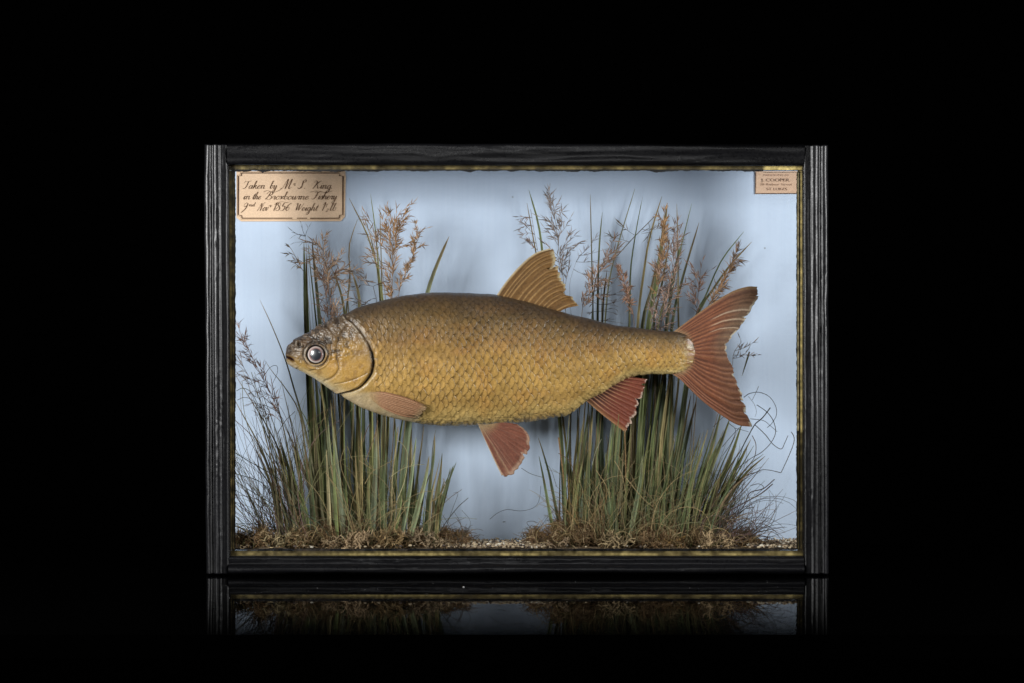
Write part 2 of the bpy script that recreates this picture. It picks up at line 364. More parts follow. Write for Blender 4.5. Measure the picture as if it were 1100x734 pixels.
G = {   # pen strokes, x height 1, baseline 0 (before slanting)
'a': (1.05, [[(.8, .9), (.45, 1), (.1, .55), (.2, .05), (.5, .1), (.8, .9)], [(.82, 1), (.74, .2), (.9, 0), (1.1, .3)]]),
'b': (.95, [[(0, .3), (.3, 1.3), (.5, 2.2), (.3, 2.2), (.2, 1.2), (.2, .2), (.45, 0), (.75, .35), (.65, .9), (.4, .8)], [(.7, .8), (.95, .8)]]),
'd': (1.05, [[(.8, .9), (.45, 1), (.1, .55), (.2, .05), (.5, .1), (.8, .9)], [(.95, 2.2), (.78, .3), (.9, 0), (1.1, .3)]]),
'e': (.85, [[(0, .35), (.5, .55), (.7, .85), (.45, 1), (.12, .6), (.2, .08), (.5, 0), (.85, .35)]]),
'g': (1.05, [[(.8, .9), (.45, 1), (.1, .55), (.2, .05), (.5, .1), (.8, .9)], [(.82, 1), (.75, -.6), (.45, -1.2), (.15, -.9), (.5, -.3), (1.1, .3)]]),
'h': (1.1, [[(0, .3), (.35, 1.3), (.5, 2.2), (.3, 2.2), (.2, 1.2), (.15, 0)], [(.2, .6), (.55, 1), (.75, .8), (.7, .2), (.85, 0), (1.1, .3)]]),
'i': (.55, [[(0, .3), (.3, 1), (.22, .2), (.35, 0), (.55, .3)], [(.35, 1.5), (.38, 1.4)]]),
'k': (1.05, [[(0, .3), (.35, 1.3), (.5, 2.2), (.3, 2.2), (.2, 1.2), (.15, 0)], [(.2, .5), (.6, 1), (.7, .8), (.35, .5)], [(.35, .5), (.65, .3), (.8, 0), (1.05, .3)]]),
'l': (.6, [[(0, .3), (.35, 1.3), (.5, 2.2), (.3, 2.2), (.2, 1.2), (.2, .2), (.35, 0), (.6, .3)]]),
'n': (1.15, [[(0, .7), (.2, 1), (.2, 0)], [(.22, .6), (.6, 1), (.8, .8), (.75, .2), (.9, 0), (1.15, .3)]]),
'o': (.95, [[(.5, 1), (.12, .6), (.2, .05), (.5, 0), (.8, .5), (.6, 1), (.5, .9), (.95, .8)]]),
'r': (.8, [[(0, .3), (.25, 1.05), (.4, .9), (.6, .95), (.5, .2), (.62, 0), (.8, .3)]]),
's': (.7, [[(0, .2), (.4, 1.05), (.6, .5), (.45, 0), (.1, .1)], [(.45, 0), (.7, .3)]]),
't': (.6, [[(0, .3), (.4, 1.7), (.22, .3), (.35, 0), (.6, .3)], [(.1, 1.15), (.6, 1.2)]]),
'u': (1.1, [[(0, .3), (.2, 1), (.15, .2), (.35, 0), (.75, .9)], [(.78, 1), (.7, .2), (.85, 0), (1.1, .3)]]),
'v': (.9, [[(0, .7), (.2, 1), (.25, .1), (.45, 0), (.75, .7), (.7, 1), (.9, .9)]]),
'x': (.85, [[(0, .7), (.2, 1), (.45, .2), (.85, .3)], [(.75, 1), (.1, 0)]]),
'y': (1.0, [[(0, .7), (.2, 1), (.2, .2), (.4, 0), (.75, .9)], [(.8, 1), (.7, -.6), (.4, -1.2), (.1, -.9), (.5, -.3), (1.0, .3)]]),
'T': (1.6, [[(.1, 1.6), (.3, 2.1), (.8, 2.0), (1.7, 2.3)], [(1.05, 2.1), (.9, .6), (.5, 0), (.1, .2)]]),
'M': (2.3, [[(-.2, .2), (.1, 0), (.8, 2.3), (.85, .0)], [(.85, 0), (1.7, 2.3), (1.6, .3), (1.8, 0), (2.2, .4)]]),
'S': (1.4, [[(-.2, .3), (.2, 0), (.8, .4), (.6, 1.2), (.6, 2.0), (1.1, 2.3), (1.3, 1.8), (.9, 1.6)], [(.6, 2.0), (.7, .7), (.3, .0)]]),
'K': (1.9, [[(.1, 1.7), (.4, 2.2), (.8, 2.0), (.7, 1), (.3, 0)], [(1.8, 2.2), (1.3, 1.9), (.8, 1.1)], [(.8, 1.1), (1.2, .8), (1.4, .1), (1.9, .3)]]),
'B': (1.6, [[(.0, 1.5), (.4, 2.2), (1.2, 2.2), (1.3, 1.5), (.8, 1.2)], [(.8, 2.1), (.6, 1), (.1, 0)], [(.8, 1.2), (1.4, .8), (1.2, .1), (.6, 0), (.4, .3)]]),
'F': (1.6, [[(.2, 1.8), (.6, 2.2), (1.2, 2.0), (1.8, 2.3)], [(1.1, 2.1), (.9, .8), (.4, 0), (-.1, .2)], [(.6, 1.1), (1.4, 1.2)]]),
'N': (1.8, [[(-.1, .2), (.1, 0), (.7, 2.2), (1.0, 1), (1.1, 0), (1.5, 2.2), (1.9, 2.3)]]),
'W': (1.8, [[(0, 1.8), (.3, 2.2), (.4, .1), (.8, 1.4), (1.0, 2.0), (1.0, .1), (1.7, 1.6), (1.8, 2.2)]]),
'1': (.6, [[(.1, 1.6), (.45, 2.2), (.35, 0)]]), '8': (1.1, [[(.8, 1.9), (.4, 2.2), (.2, 1.7), (.8, .9), (.8, .2), (.35, 0), (.1, .5), (.7, 1.3), (.8, 1.9)]]),
'5': (1.1, [[(.95, 2.2), (.4, 2.1), (.25, 1.2), (.7, 1.3), (.85, .6), (.5, 0), (.05, .2)]]),
'6': (1.1, [[(.9, 2.1), (.4, 1.6), (.1, .6), (.4, 0), (.8, .4), (.6, 1.05), (.2, .7)]]),
'9': (1.1, [[(.8, 1.4), (.4, 1.1), (.2, 1.6), (.5, 2.1), (.85, 1.8), (.7, .6), (.1, -.4)]]),
'.': (.4, [[(.1, .15), (.15, 0)]]), '2': (.9, [[(.1, 1.7), (.5, 2.1), (.7, 1.5), (.1, 0), (.8, .05)]]), '/': (.5, [[(.6, 2), (0, 0)]]),
}
mt = MB()
def word(s, x0, x1, base, h, wmax=.85, slant=.40):
    wmax *= .82
    tot = sum(G[c][0] for c in s); sc = (x1-x0)/tot; x = x0
    for c in s:
        for st in G[c][1]:
            pts = [(x+a*sc+b_*h*slant*.9-.3, base-b_*h) for a, b_ in st]
            ink_ribbon(mt, pts, .28, wmax, mix(ink, (.14, .07, .035), random.random()*.5))
        x += G[c][0]*sc
word('Taken', 260, 284.5, 202.8, 3.7); word('by', 289.5, 297, 202.8, 3.7); word('M', 302.5, 313, 203, 4.6, 1.1); word('r', 314.5, 317.5, 199.5, 2.2, .6)
word('S.', 320.5, 328.5, 202.8, 4.2, 1); word('King.', 335, 357.5, 202.8, 3.8)
word('in', 261, 268.5, 214.3, 3.7); word('the', 271, 280, 214.3, 3.6); word('Broxbourne', 284.5, 331.5, 214.4, 3.7, .9); word('Fishery', 335, 361.5, 214.2, 3.7, .9)
word('9', 259.3, 265, 226.8, 4.2, 1); word('nd', 267.3, 273.5, 221.8, 2.0, .6); word('Nov', 276.5, 287.5, 226.5, 3.7); word('r', 288.5, 291.5, 222.5, 2.0, .6)
word('1856', 292.5, 311.5, 226.5, 3.9, 1.0); word('Weight', 316.5, 341, 226.5, 3.6); word('1', 344.5, 348, 226.5, 4, 1.1); word('1', 349.5, 351, 223, 1.7, .5); word('2', 350, 352.8, 227.5, 1.5, .5); word('lb', 354, 361, 226.5, 3.6)
ink_ribbon(mt, [(283, 206.5), (287, 204.8), (293, 206.8), (299, 205), (302, 203)], .3, .35, ink); ink_ribbon(mt, [(333, 206.6), (341, 205.2), (349, 207), (357, 205.3)], .3, .35, ink)
ink_ribbon(mt, [(296, 218.5), (302, 216.8), (310, 218)], .25, .3, ink)
mt.build('handwriting', M_ink, lab, False)
lab2 = paper([(811.3, 184), (857, 184), (857, 208.3), (811, 208.6)], 'paper_label', (.60, .40, .28), (.68, .48, .35), 'small tan printed paper label with a thin dark edge')
mb = MB(); ink_ribbon(mb, [(811.8, 185), (811.6, 208.1), (857, 207.9)], .9, .9, (.10, .055, .03), smooth=False); mb.build('ruled_border', M_ink, lab2, False)
mt = MB()
def print_text(s, x0, x1, base, h, c):
    cu = bpy.data.curves.new('t', 'FONT'); cu.body = s; cu.size = 1; o = bpy.data.objects.new('t', cu); col.objects.link(o)
    me = o.to_mesh(); v = np.array([q.co[:] for q in me.vertices]); f = [tuple(p.vertices) for p in me.polygons]
    o.to_mesh_clear(); bpy.data.objects.remove(o); bpy.data.curves.remove(cu)
    a = v[:, 0].min(); b_ = v[:, 0].max(); X = x0+(v[:, 0]-a)/(b_-a)*(x1-x0); Yq = base-v[:, 1]/.73*h
    mt.add([P(x, y, yp-.0004) for x, y in zip(X, Yq)], f, c)
print_text('PRESERVED BY', 820, 848, 189.2, 1.9, (.42, .27, .2))
print_text('J. COOPER.', 817.5, 849, 195.0, 3.3, (.20, .12, .085))
print_text('28 Radnor Street', 816.5, 851, 199.3, 2.4, (.36, .23, .16))
print_text('ST LUKES', 823.5, 845.5, 204.4, 2.8, (.24, .14, .10))
mt.build('printing', M_ink, lab2, False)
# rubbed white marks on the back board below the lid of the border
# ------------------------------------------------------------------ the fish
FY = .048
top_pts = [(307, 379), (307.6, 374.5), (308.8, 371.8), (311, 370.2), (313.4, 369), (315, 365.6), (317.5, 363.2), (321, 361.6), (327, 358.7), (341, 351), (354.6, 345), (369.6, 338.6), (382, 331.8), (395.5, 326.6), (416, 321), (436.4, 317.2), (455, 315.3), (480, 314.8), (505, 315.2), (530, 317), (563.6, 323.6), (593, 332.5), (626, 341.4), (657.7, 348.7), (689, 353.2), (710, 355.8), (722, 356.6), (730, 357.5), (738, 360.5), (744, 367), (747, 377)]
bot_pts = [(307, 383), (307.6, 388), (310, 391), (313.6, 393.6), (320, 397.3), (327, 401), (337, 406.5), (348, 412.5), (363, 422), (374, 429.6), (388.7, 438), (406, 444.6), (423, 449.4), (442, 453.3), (457, 456), (484.6, 457.9), (512, 456.7), (531, 455.7), (553, 454.6), (575, 453), (590, 449.5), (607.7, 446.5), (617, 441.4), (628, 432.6), (642, 425), (655.5, 416.3), (668, 408.5), (677, 404.5), (690, 402.7), (710, 402), (722, 402), (730, 401.3), (738, 397.5), (744, 390), (747, 380)]
def fish():
    root = thing('fish', P(530, 385, FY), 'large preserved freshwater fish with golden brown scales and dull red fins', 'fish')
    nx = 900; a = np.linspace(0, 1, nx); x = 307+440*(a+.018*np.sin(2*np.pi*(a-.5)*1)*-1*0)
    e = np.r_[307+np.array([0, .05, .12, .2, .32, .45, .6, .8]), np.linspace(308.1, 738, nx), 738+9*np.sin(np.linspace(0.03, 1, 30)*math.pi/2)]
    x = np.unique(np.round(e, 4)); nx = len(x)
    fine = np.linspace(307, 747, 4401)
    def sm(pts):
        p = np.array(pts); yv = np.interp(fine, p[:, 0], p[:, 1]); ys = np.convolve(np.pad(yv, 30, mode='edge'), np.ones(61)/61, 'valid')
        k = sstep(312, 330, fine)*sstep(746.5, 738, fine); return np.interp(x, fine, yv*(1-k)+ys*k)
    tp = sm(top_pts); bt = sm(bot_pts); bt = np.maximum(bt, tp+.5)
    hw = np.interp(x, [307, 308, 312, 325, 345, 370, 400, 440, 490, 560, 620, 680, 720, 738, 747], [2.5, 4.5, 7, 12, 18, 24, 28.5, 32, 33, 29, 22, 12.5, 7.5, 4.0, .8])/1000
    nf, nb = 420, 50
    th = np.r_[np.linspace(0, math.pi, nf), np.linspace(math.pi, 2*math.pi, nb+2)[1:-1]]
    nv = len(th)
    ct = np.cos(th)[None, :]; st = np.sin(th)[None, :]
    zm = ((tp+bt)/2)[:, None]; h = ((bt-tp)/2)[:, None]
    py = zm-h*ct
    prof = np.sign(st)*np.abs(st)**.85
    Y = FY-hw[:, None]*prof
    k = (D+FY)/D
    X = np.repeat((x[:, None]-550)/1000*k, nv, 1); Z = CZ-(py-367)/1000*k
    # small pixel coordinates as seen (front side)
    sx = 550+X*1000*D/(D+Y); sy = 367+(CZ-Z)*1000*D/(D+Y)
    V = np.stack([X, Y, Z], -1)
    du = np.gradient(V, axis=0); dv = np.gradient(V, axis=1)
    nrm = np.cross(du, dv); nrm /= np.linalg.norm(nrm, axis=2)[..., None]+1e-12
    # orient outward
    c0 = np.stack([X*0, np.full_like(Y, FY)-Y, (CZ-(zm-367)/1000*k)-Z], -1)
    nrm *= np.where((nrm*c0).sum(-1) > 0, -1., 1.)[..., None]
    front = (st > -.05)*np.ones_like(X)
    rel = (py-tp[:, None])/((bt-tp)[:, None])
    # --- scales
    xs = np.linspace(300, 750, 2000); pitch = np.interp(xs, [300, 400, 430, 600, 700, 750], [7.4, 7.8, 9.2, 9.2, 7.8, 6.6])
    acc = np.cumsum((xs[1]-xs[0])/pitch)
    arc = (th/np.pi)[None, :]
    warp = (fbm(sx*.02, sy*.02, 51, 2)-.5)*1.6
    A = np.interp(sx+(rel-.5)**2*26+warp*3+(fbm(sx*.11, sy*.11, 63, 2)-.5)*4.0, xs, acc)
    pz = np.interp(sx, [300, 450, 600, 720], [6.2, 6.9, 6.4, 5.4])
    zl = np.interp(sx, [300, 400, 470, 560, 640, 700, 750], [378, 384, 392, 392, 384, 379, 378])
    cv = (sy-zl)
    half = np.maximum(zm-tp[:, None], 20)
    # compress rows where the body turns away
    rr = np.clip(cv/half, -.999, .999); cvc = half*np.arcsin(rr)*.55+cv*.45
    B = cvc/pz+100+(fbm(sx*.10, sy*.10, 71, 2)-.5)*.75
    best = np.full_like(A, 9.); ident = np.zeros_like(A); bside = np.zeros_like(A)
    j0 = np.floor(B)
    for dj in (-0, 1):
        j = j0+dj; db = B-j; off = .5*(j % 2)
        e0 = .62*np.sqrt(np.clip(1-(db/1.02)**2, 0, 1))
        i = np.ceil(A-off-e0); edge = i+off+e0; t = edge-A
        m_ = t < best; best = np.where(m_, t, best); ident = np.where(m_, i*131+j*17, ident); bside = np.where(m_, db, bside)
    rnd = vnoise(ident*.731, ident*.377, 88)
    rnd2 = vnoise(ident*.913+5, ident*.177, 98)
    xb = np.interp(sy, [310, 330, 338, 345, 355, 365, 380, 400, 408, 414, 420, 426, 432, 438, 446, 456], [366, 369, 374, 380, 388, 395, 401, 402, 400, 399, 402, 410, 428, 446, 450, 440])
    xb = xb+(fbm(sx*.15, sy*.15, 5)-.5)*4
    ms = sstep(-1, 4, sx-xb)*sstep(748, 732, sx+(np.abs(rel-.5)*10))*front
    edgeamt = sstep(0, .10, best)
    hs = (1-best*.85)*edgeamt
    amp = np.interp(rel, [0, .06, .2, .8, .93, 1], [.1, .35, .75, .8, .5, .2])*np.interp(sx, [380, 440, 600, 700, 745], [1, 1.0, .8, .5, .3])
    wear = sstep(.25, .65, fbm(sx*.035, sy*.05, 101, 3))
    disp = ms*amp*(.55+.45*wear)*(hs*1.35+(rnd-.5)*.7)
    disp += ms*(fbm(sx*.5, sy*.5, 3, 3)-.5)*.35+(fbm(sx*.03, sy*.05, 7, 3)-.5)*2.6*sstep(312, 340, sx)
    # --- head relief
    hd = (1-sstep(-1, 4, sx-xb))*front
    def dist(poly):
        d = np.full(sx.shape, 1e3); q = spline(poly, 40)
        sub = sx < 470
        X1 = sx[sub]; Y1 = sy[sub]; dd = np.full(X1.shape, 1e3)
        for (x1, y1), (x2, y2) in zip(q[:-1], q[1:]):
            vx, vy = x2-x1, y2-y1; L2 = vx*vx+vy*vy+1e-9
            t = np.clip(((X1-x1)*vx+(Y1-y1)*vy)/L2, 0, 1)
            dd = np.minimum(dd, np.hypot(X1-x1-t*vx, Y1-y1-t*vy))
        d[sub] = dd; return d
    gill = [(370, 342), (380, 350), (388, 360), (393, 368), (397, 378), (399, 389), (397, 400), (392, 408), (385, 415), (376, 419), (364, 421.5)]
    dg = dist(gill)
    gq = np.array(gill)
    gx = np.interp(sy, gq[:, 1], gq[:, 0]); inside = (sx < gx) & (sy < 421.5)
    sdg = np.where(inside, -dg, dg)
    gm = front*sstep(336, 344, sy)*(sx < 440)*(sx > 340)
    disp += gm*np.where(sdg < 0, 2.0*np.exp(-dg/14.), -2.2*(.3+.7*sstep(360, 382, sy))*np.exp(-((sdg-2.0)/(.9+1.5*sstep(362, 380, sy)*sstep(418, 400, sy)+.4*fbm(sy*.09, sx*.02, 121, 2)))**2))
    disp += gm*(sdg > 4)*(sdg < 12)*.5*sstep(4, 6, sdg)*sstep(12, 8, sdg)
    pre = dist([(373, 350), (366, 360), (362, 372), (362, 385), (364, 396), (358, 405), (349, 409)])
    disp -= front*1.0*np.exp(-(pre/1.3)**2)
    sub_ = dist([(360, 412), (372, 410), (384, 406), (394, 401)]); disp -= front*.5*np.exp(-(sub_/.8)**2)
    sub2 = dist([(352, 351), (358, 360), (356, 372), (352, 384), (344, 394), (333, 399)]); disp -= front*.8*np.exp(-(sub2/1.4)**2)
    jaw = dist([(311, 386), (318, 390), (326, 396), (340, 403), (352, 409)]); disp -= front*.45*np.exp(-(jaw/.9)**2)
    mouth = dist([(305, 383), (309, 384.5), (313, 386.3), (316.5, 388.6)]); mo = np.exp(-(mouth/1.15)**2)*front*sstep(318, 312, sx)
    disp -= mo*3.6
    lip = np.exp(-(np.hypot(sx-311, sy-377)/3.2)**2)*front; disp += lip*2.0
    lip2 = dist([(308, 389), (313, 391.5), (318, 394.5)]); disp += np.exp(-(lip2/1.6)**2)*front*1.3
    ex, ey = 339.3, 381.
    re = np.hypot(sx-ex, sy-ey); disp += front*(-4.5*sstep(10.6, 8.0, re)+1.3*np.exp(-((re-11.4-1.2*(fbm(np.arctan2(sy-ey, sx-ex)*1.3+7, re*0, 131, 2)-.5))/.9)**2)*sstep(.25, .6, fbm(np.arctan2(sy-ey, sx-ex)*1.6+3, re*.08, 133, 2))-.9*np.exp(-((re-13.4)/.9)**2)+.8*np.exp(-((re-15.4)/1.1)**2)*(.5+fbm(sx*.2, sy*.2, 91, 2)))
    nos = np.hypot(sx-321.5, sy-369.5); nos2 = np.hypot(sx-326, sy-372)
    disp += front*(-2.2*np.exp(-(nos/1.7)**2)+1.0*np.exp(-((nos-3.4)/1.1)**2)-1.6*np.exp(-(nos2/1.3)**2))
    snout = hd*sstep(395, 375, sy)*sstep(400, 360, sx)
    rough = fbm(sx*.22, sy*.22, 41, 4)-.5; ridg = np.abs(fbm(sx*.13, sy*.2, 47, 4)-.5)
    disp += snout*(rough*1.9+sstep(.10, 0, ridg)*.7+(fbm(sx*.5, sy*.5, 93, 3)-.5)*.3)*sstep(10, 14, re)
    disp += hd*(fbm(sx*.4, sy*.4, 13, 3)-.5)*.45
    # breast crease and roughness of the belly edge
    disp += front*sstep(.86, .97, rel)*(fbm(sx*.35, sy*.35, 19, 3)-.5)*2.2*sstep(395, 430, sx)*ms
    vent = dist([(380, 440), (381, 440)])
    disp += front*sstep(722, 735, sx)*((fbm(sx*.12, sy*.45, 44, 3)-.5)*.9)
    edge_fade = sstep(307.2, 311, x)[:, None]*sstep(747, 743, x)[:, None]
    V = V+nrm*(disp*edge_fade/1000)[..., None]
    # --- colour (paint and skin of the mount, with some shade and highlight painted in)
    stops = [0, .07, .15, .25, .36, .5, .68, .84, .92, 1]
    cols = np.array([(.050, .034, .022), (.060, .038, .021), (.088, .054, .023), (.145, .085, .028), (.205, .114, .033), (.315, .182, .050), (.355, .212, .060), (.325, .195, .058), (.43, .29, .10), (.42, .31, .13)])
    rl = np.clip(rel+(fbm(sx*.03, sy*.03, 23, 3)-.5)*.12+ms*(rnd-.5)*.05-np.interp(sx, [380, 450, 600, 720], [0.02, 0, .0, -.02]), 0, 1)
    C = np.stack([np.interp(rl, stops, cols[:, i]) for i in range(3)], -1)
    lite = .46*np.exp(-((best-.32)/.26)**2)*(1-.5*np.abs(bside))-.68*sstep(.40, 1.0, best)-.12*sstep(.08, .0, best)+.10*vnoise(sx*.8, sy*.8, 9)  # dark base of each scale: shade behind the neighbouring edge painted in
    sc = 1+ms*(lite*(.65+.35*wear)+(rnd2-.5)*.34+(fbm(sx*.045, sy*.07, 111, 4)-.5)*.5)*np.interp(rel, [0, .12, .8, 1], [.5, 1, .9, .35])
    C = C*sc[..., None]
    red = ms*sstep(.52, .75, fbm(sx*.05, sy*.09, 29, 3)); C = mix(C, C*np.array([1.12, .88, .72]), red*.3)
    # tail root paler patch
    C = mix(C, (.46, .36, .20), .7*front*np.exp(-((sx-(731+8*np.sin(rel*3.14)+5*(fbm(sx*.05, sy*.12, 33, 2)-.5)))/4.5)**2)*sstep(.08, .3, rel)*sstep(.42, .60, fbm(sx*.25, sy*.25, 37, 3)))
    C = mix(C, (.26, .12, .055), .85*front*sstep(734, 742, sx+3*(fbm(sx*.2, sy*.4, 39, 2)-.5))*sstep(.25, .5, vnoise(sx*.12, sy*.55, 40)))
    # head
    hcol = np.stack([np.interp(np.clip(rel+(fbm(sx*.06, sy*.06, 43, 3)-.5)*.16, 0, 1), [0, .12, .3, .45, .6, .8, .93, 1], [a_[i] for a_ in ((.066, .043, .026), (.085, .054, .030), (.13, .078, .034), (.22, .13, .045), (.39, .225, .060), (.44, .27, .080), (.50, .38, .20), (.56, .46, .29))]) for i in range(3)], -1)
    C = mix(C, hcol, hd)
    op = hd*(sdg < 0)*np.exp(-((np.hypot((sx-380)/17, (sy-391)/27))**2.0)**2)
    C = mix(C, mix((.50, .275, .052), (.38, .215, .058), fbm(sx*.12, sy*.12, 53, 3)), np.clip(op*1.0, 0, 1)*.85)
    spot = hd*np.exp(-(np.hypot((sx-357)/6, (sy-388)/17)**2)); C = mix(C, (.50, .26, .045), spot*.7); mott = hd*sstep(.5, .72, fbm(sx*.16, sy*.14, 83, 4))*sstep(352, 375, sy+14); C = mix(C, (.24, .13, .045), mott*.55)
    lj = hd*sstep(400, 412, sy+(sx-360)*-.35)*0
    breast = front*sstep(420, 424, sy+(sx < 372)*3)*(1-sstep(-2, 5, sx-xb))*sstep(352, 366, sx)
    C = mix(C, mix((.60, .44, .23), (.68, .53, .34), fbm(sx*.15, sy*.15, 57, 3)), breast*.85)
    sn = snout*sstep(372, 335, sx); C = mix(C, (.085, .052, .032), .75*sn); C = mix(C, (.26, .19, .13), .8*sn*sstep(.56, .70, fbm(sx*.25, sy*.25, 61, 3)))
    C = mix(C, (.030, .020, .014), snout*.85*sstep(.52, .36, fbm(sx*.22, sy*.22, 41, 4)))
    fleck = hd*.5*sstep(.66, .76, fbm(sx*.30+sy*.12, sy*.55-sx*.1, 67, 4))*sstep(388, 360, sy)*(sx > 325); C = mix(C, (.42, .33, .24), fleck*.75)
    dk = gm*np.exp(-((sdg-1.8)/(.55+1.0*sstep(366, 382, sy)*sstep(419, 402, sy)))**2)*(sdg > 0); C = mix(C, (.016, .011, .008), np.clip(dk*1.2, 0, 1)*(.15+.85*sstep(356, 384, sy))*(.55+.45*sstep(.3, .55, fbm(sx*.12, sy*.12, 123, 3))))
    fl = gm*sstep(380, 364, sy)*(np.exp(-((sdg-4.0)/1.0)**2)+np.exp(-((sdg-7.2)/.7)**2)*.7+np.exp(-((sdg+.6)/.8)**2)*.9)*(sdg > -3)*sstep(.34, .5, fbm(sx*.2, sy*.2, 71, 2)); C = mix(C, (.50, .42, .32), np.clip(fl, 0, 1)*.8)
    sh = gm*(sdg > 3.2)*sstep(8, 4, sdg)*sstep(376, 392, sy)*hd; C = mix(C, (.38, .28, .13), sh*.6)
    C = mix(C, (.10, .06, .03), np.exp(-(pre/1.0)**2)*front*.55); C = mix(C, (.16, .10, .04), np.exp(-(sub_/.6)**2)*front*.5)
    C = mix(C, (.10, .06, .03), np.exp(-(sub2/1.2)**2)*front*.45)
    C = mix(C, (.07, .05, .038), .8*np.clip(lip*1.4, 0, 1)); C = mix(C, (.50, .40, .28), .7*np.exp(-(lip2/1.5)**2)*front); C = mix(C, (.035, .008, .006), np.clip(mo*1.8, 0, 1))
    C = mix(C, (.02, .015, .012), front*np.exp(-(nos/1.8)**2)); C = mix(C, (.42, .34, .26), front*.6*np.exp(-((nos-3.4)/.8)**2)*(fbm(sx*.3, sy*.3, 2) > .45))
    an_ = np.arctan2(sy-ey, sx-ex)
    C = mix(C, (.02, .016, .014), front*sstep(10.9, 9.9, re)*.95)
    C = mix(C, (.035, .025, .018), front*.75*np.exp(-((re-13.3)/.8)**2)*sstep(.3, .5, fbm(an_*2, re*.1, 95, 2)))
    an = np.arctan2(sy-ey, sx-ex)
    wr = np.exp(-((re-12.0)/.7)**2)*(np.exp(-((an-1.65)/.55)**2)+.7*np.exp(-((an+.35)/.35)**2)+.6*np.exp(-((np.abs(an)-2.9)/.4)**2)); C = mix(C, (.60, .54, .46), front*np.clip(wr, 0, .8))  # pale highlights on the eye rim, painted into the skin colour
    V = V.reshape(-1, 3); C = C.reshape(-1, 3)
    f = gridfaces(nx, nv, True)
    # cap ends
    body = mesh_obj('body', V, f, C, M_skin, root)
    body['label'] = 'golden brown scaly body and head'
    # eye
    zc = P(ex, ey, 0); k0 = int(np.argmin(np.abs(x-ex)))
    col_i = np.argmin(np.abs(sy[k0, :nf]-ey)); ysurf = Y[k0, col_i]
    mb = MB(); nr, na = 40, 64; R = 9.0
    r = np.linspace(0, R, nr); aa = np.linspace(0, 2*math.pi, na, endpoint=False)
    RR, AA = np.meshgrid(r, aa, indexing='ij')
    yy = ysurf+.0022-np.sqrt(np.clip(1-(RR/ (R+.6))**2, 0, 1))*.0050
    tilt = ((RR*np.cos(AA))*-.20)/1000; kk = (D+ysurf)/D
    v = np.stack([(ex+RR*np.cos(AA)-550)/1000*kk, yy+tilt, CZ-(ey+RR*np.sin(AA)-367)/1000*kk], -1).reshape(-1, 3)
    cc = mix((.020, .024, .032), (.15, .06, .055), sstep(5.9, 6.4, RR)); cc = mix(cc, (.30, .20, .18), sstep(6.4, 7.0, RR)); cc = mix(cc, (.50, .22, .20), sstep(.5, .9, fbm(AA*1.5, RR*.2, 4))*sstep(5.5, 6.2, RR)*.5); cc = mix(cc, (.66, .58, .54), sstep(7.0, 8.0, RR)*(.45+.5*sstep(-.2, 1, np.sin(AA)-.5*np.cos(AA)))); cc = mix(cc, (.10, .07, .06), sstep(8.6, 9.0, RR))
    mb.add(v, gridfaces(nr, na, True).tolist(), cc.reshape(-1, 3)); e_ = mb.build('eye', M_eye, body); e_['label'] = 'glass eye with dark pupil and pinkish white ring'

    # fins: Coons patch between root line, margin, leading and trailing ray
    def fin(name, base, tip, lead, rear, nr, colf, depth, thick=.9, rag=1.0, seed=1, label=None, ynear=None, ridge=.55, nt=70):
        ns = nr*10+1; s = np.linspace(0, 1, ns); t = np.linspace(0, 1, nt)
        b_ = spline(base, ns); tpc = spline(tip, ns); le = spline(lead, nt); re_ = spline(rear, nt)
        S, T = np.meshgrid(s, t, indexing='ij')
        Pn = (1-T)[..., None]*b_[:, None]+T[..., None]*tpc[:, None]+(1-S)[..., None]*le[None]+S[..., None]*re_[None] \
            - ((1-S)*(1-T))[..., None]*b_[0]-((1-S)*T)[..., None]*tpc[0]-(S*(1-T))[..., None]*b_[-1]-(S*T)[..., None]*tpc[-1]
        # uneven margin
        cut = ((fbm(s*nr*1.2, s*0, seed, 3)-.5)*.10+(vnoise(s*nr*3, s*0, seed+2)-.5)*.05-.10*sstep(.78, .9, vnoise(s*nr*1.5, s*0, seed+7)))*rag
        q = Pn-b_[:, None]; edge = sstep(.75, 1, T)*cut[:, None]
        Pn = Pn+q*edge[..., None]
        jit = (vnoise(s*nr*.7, s*0, seed+9)-.5)*1.1
        ph = (S+jit[:, None]/nr*.8)*nr
        ph = ph+(fbm(S*nr*.5, T*2.5, seed+31, 2)-.5)*.45*T
        r1 = .5+.5*np.cos(2*np.pi*ph); r2 = .5+.5*np.cos(4*np.pi*ph+.0)
        br = sstep(.35, .75, T); ray = (r1**4)*(1-br)+br*(.55*r1**3+.55*r2**4)
        joint = .5+.5*np.cos(T*70+S*nr*.8)
        ray = np.clip(ray, 0, 1); Rr = ray
        th_ = (.22+.5*ridge*Rr*(1-.6*T)+.02*joint)*thick/1000
        wav = depth(S, T) if callable(depth) else depth+0*S
        wav = wav+(fbm(S*5, T*2, seed+4)-.5)*.0030*T+(r1-.5)*-.0006*(T)
        kk = (D+wav)/D
        X = (Pn[..., 0]-550)/1000*kk; Z = CZ-(Pn[..., 1]-367)/1000*kk
        F = np.stack([X, wav-th_, Z], -1).reshape(-1, 3); Bk = np.stack([X, wav+th_, Z], -1).reshape(-1, 3)
        c = colf(S, T, Rr, Pn, r1)
        f1 = gridfaces(ns, nt); n0 = ns*nt; f2 = f1[:, ::-1]+n0
        idx = np.r_[np.arange(nt), np.arange(1, ns)*nt+nt-1, ((ns-1)*nt+np.arange(nt-2, -1, -1)), np.arange(ns-2, 0, -1)*nt]
        i2 = np.roll(idx, -1); f3 = np.stack([idx, i2, i2+n0, idx+n0], -1)
        o = mesh_obj(name, np.vstack([F, Bk]), np.vstack([f1, f2, f3]), np.vstack([c.reshape(-1, 3)]*2), M_fin, root)
        if label: o['label'] = label
        return o
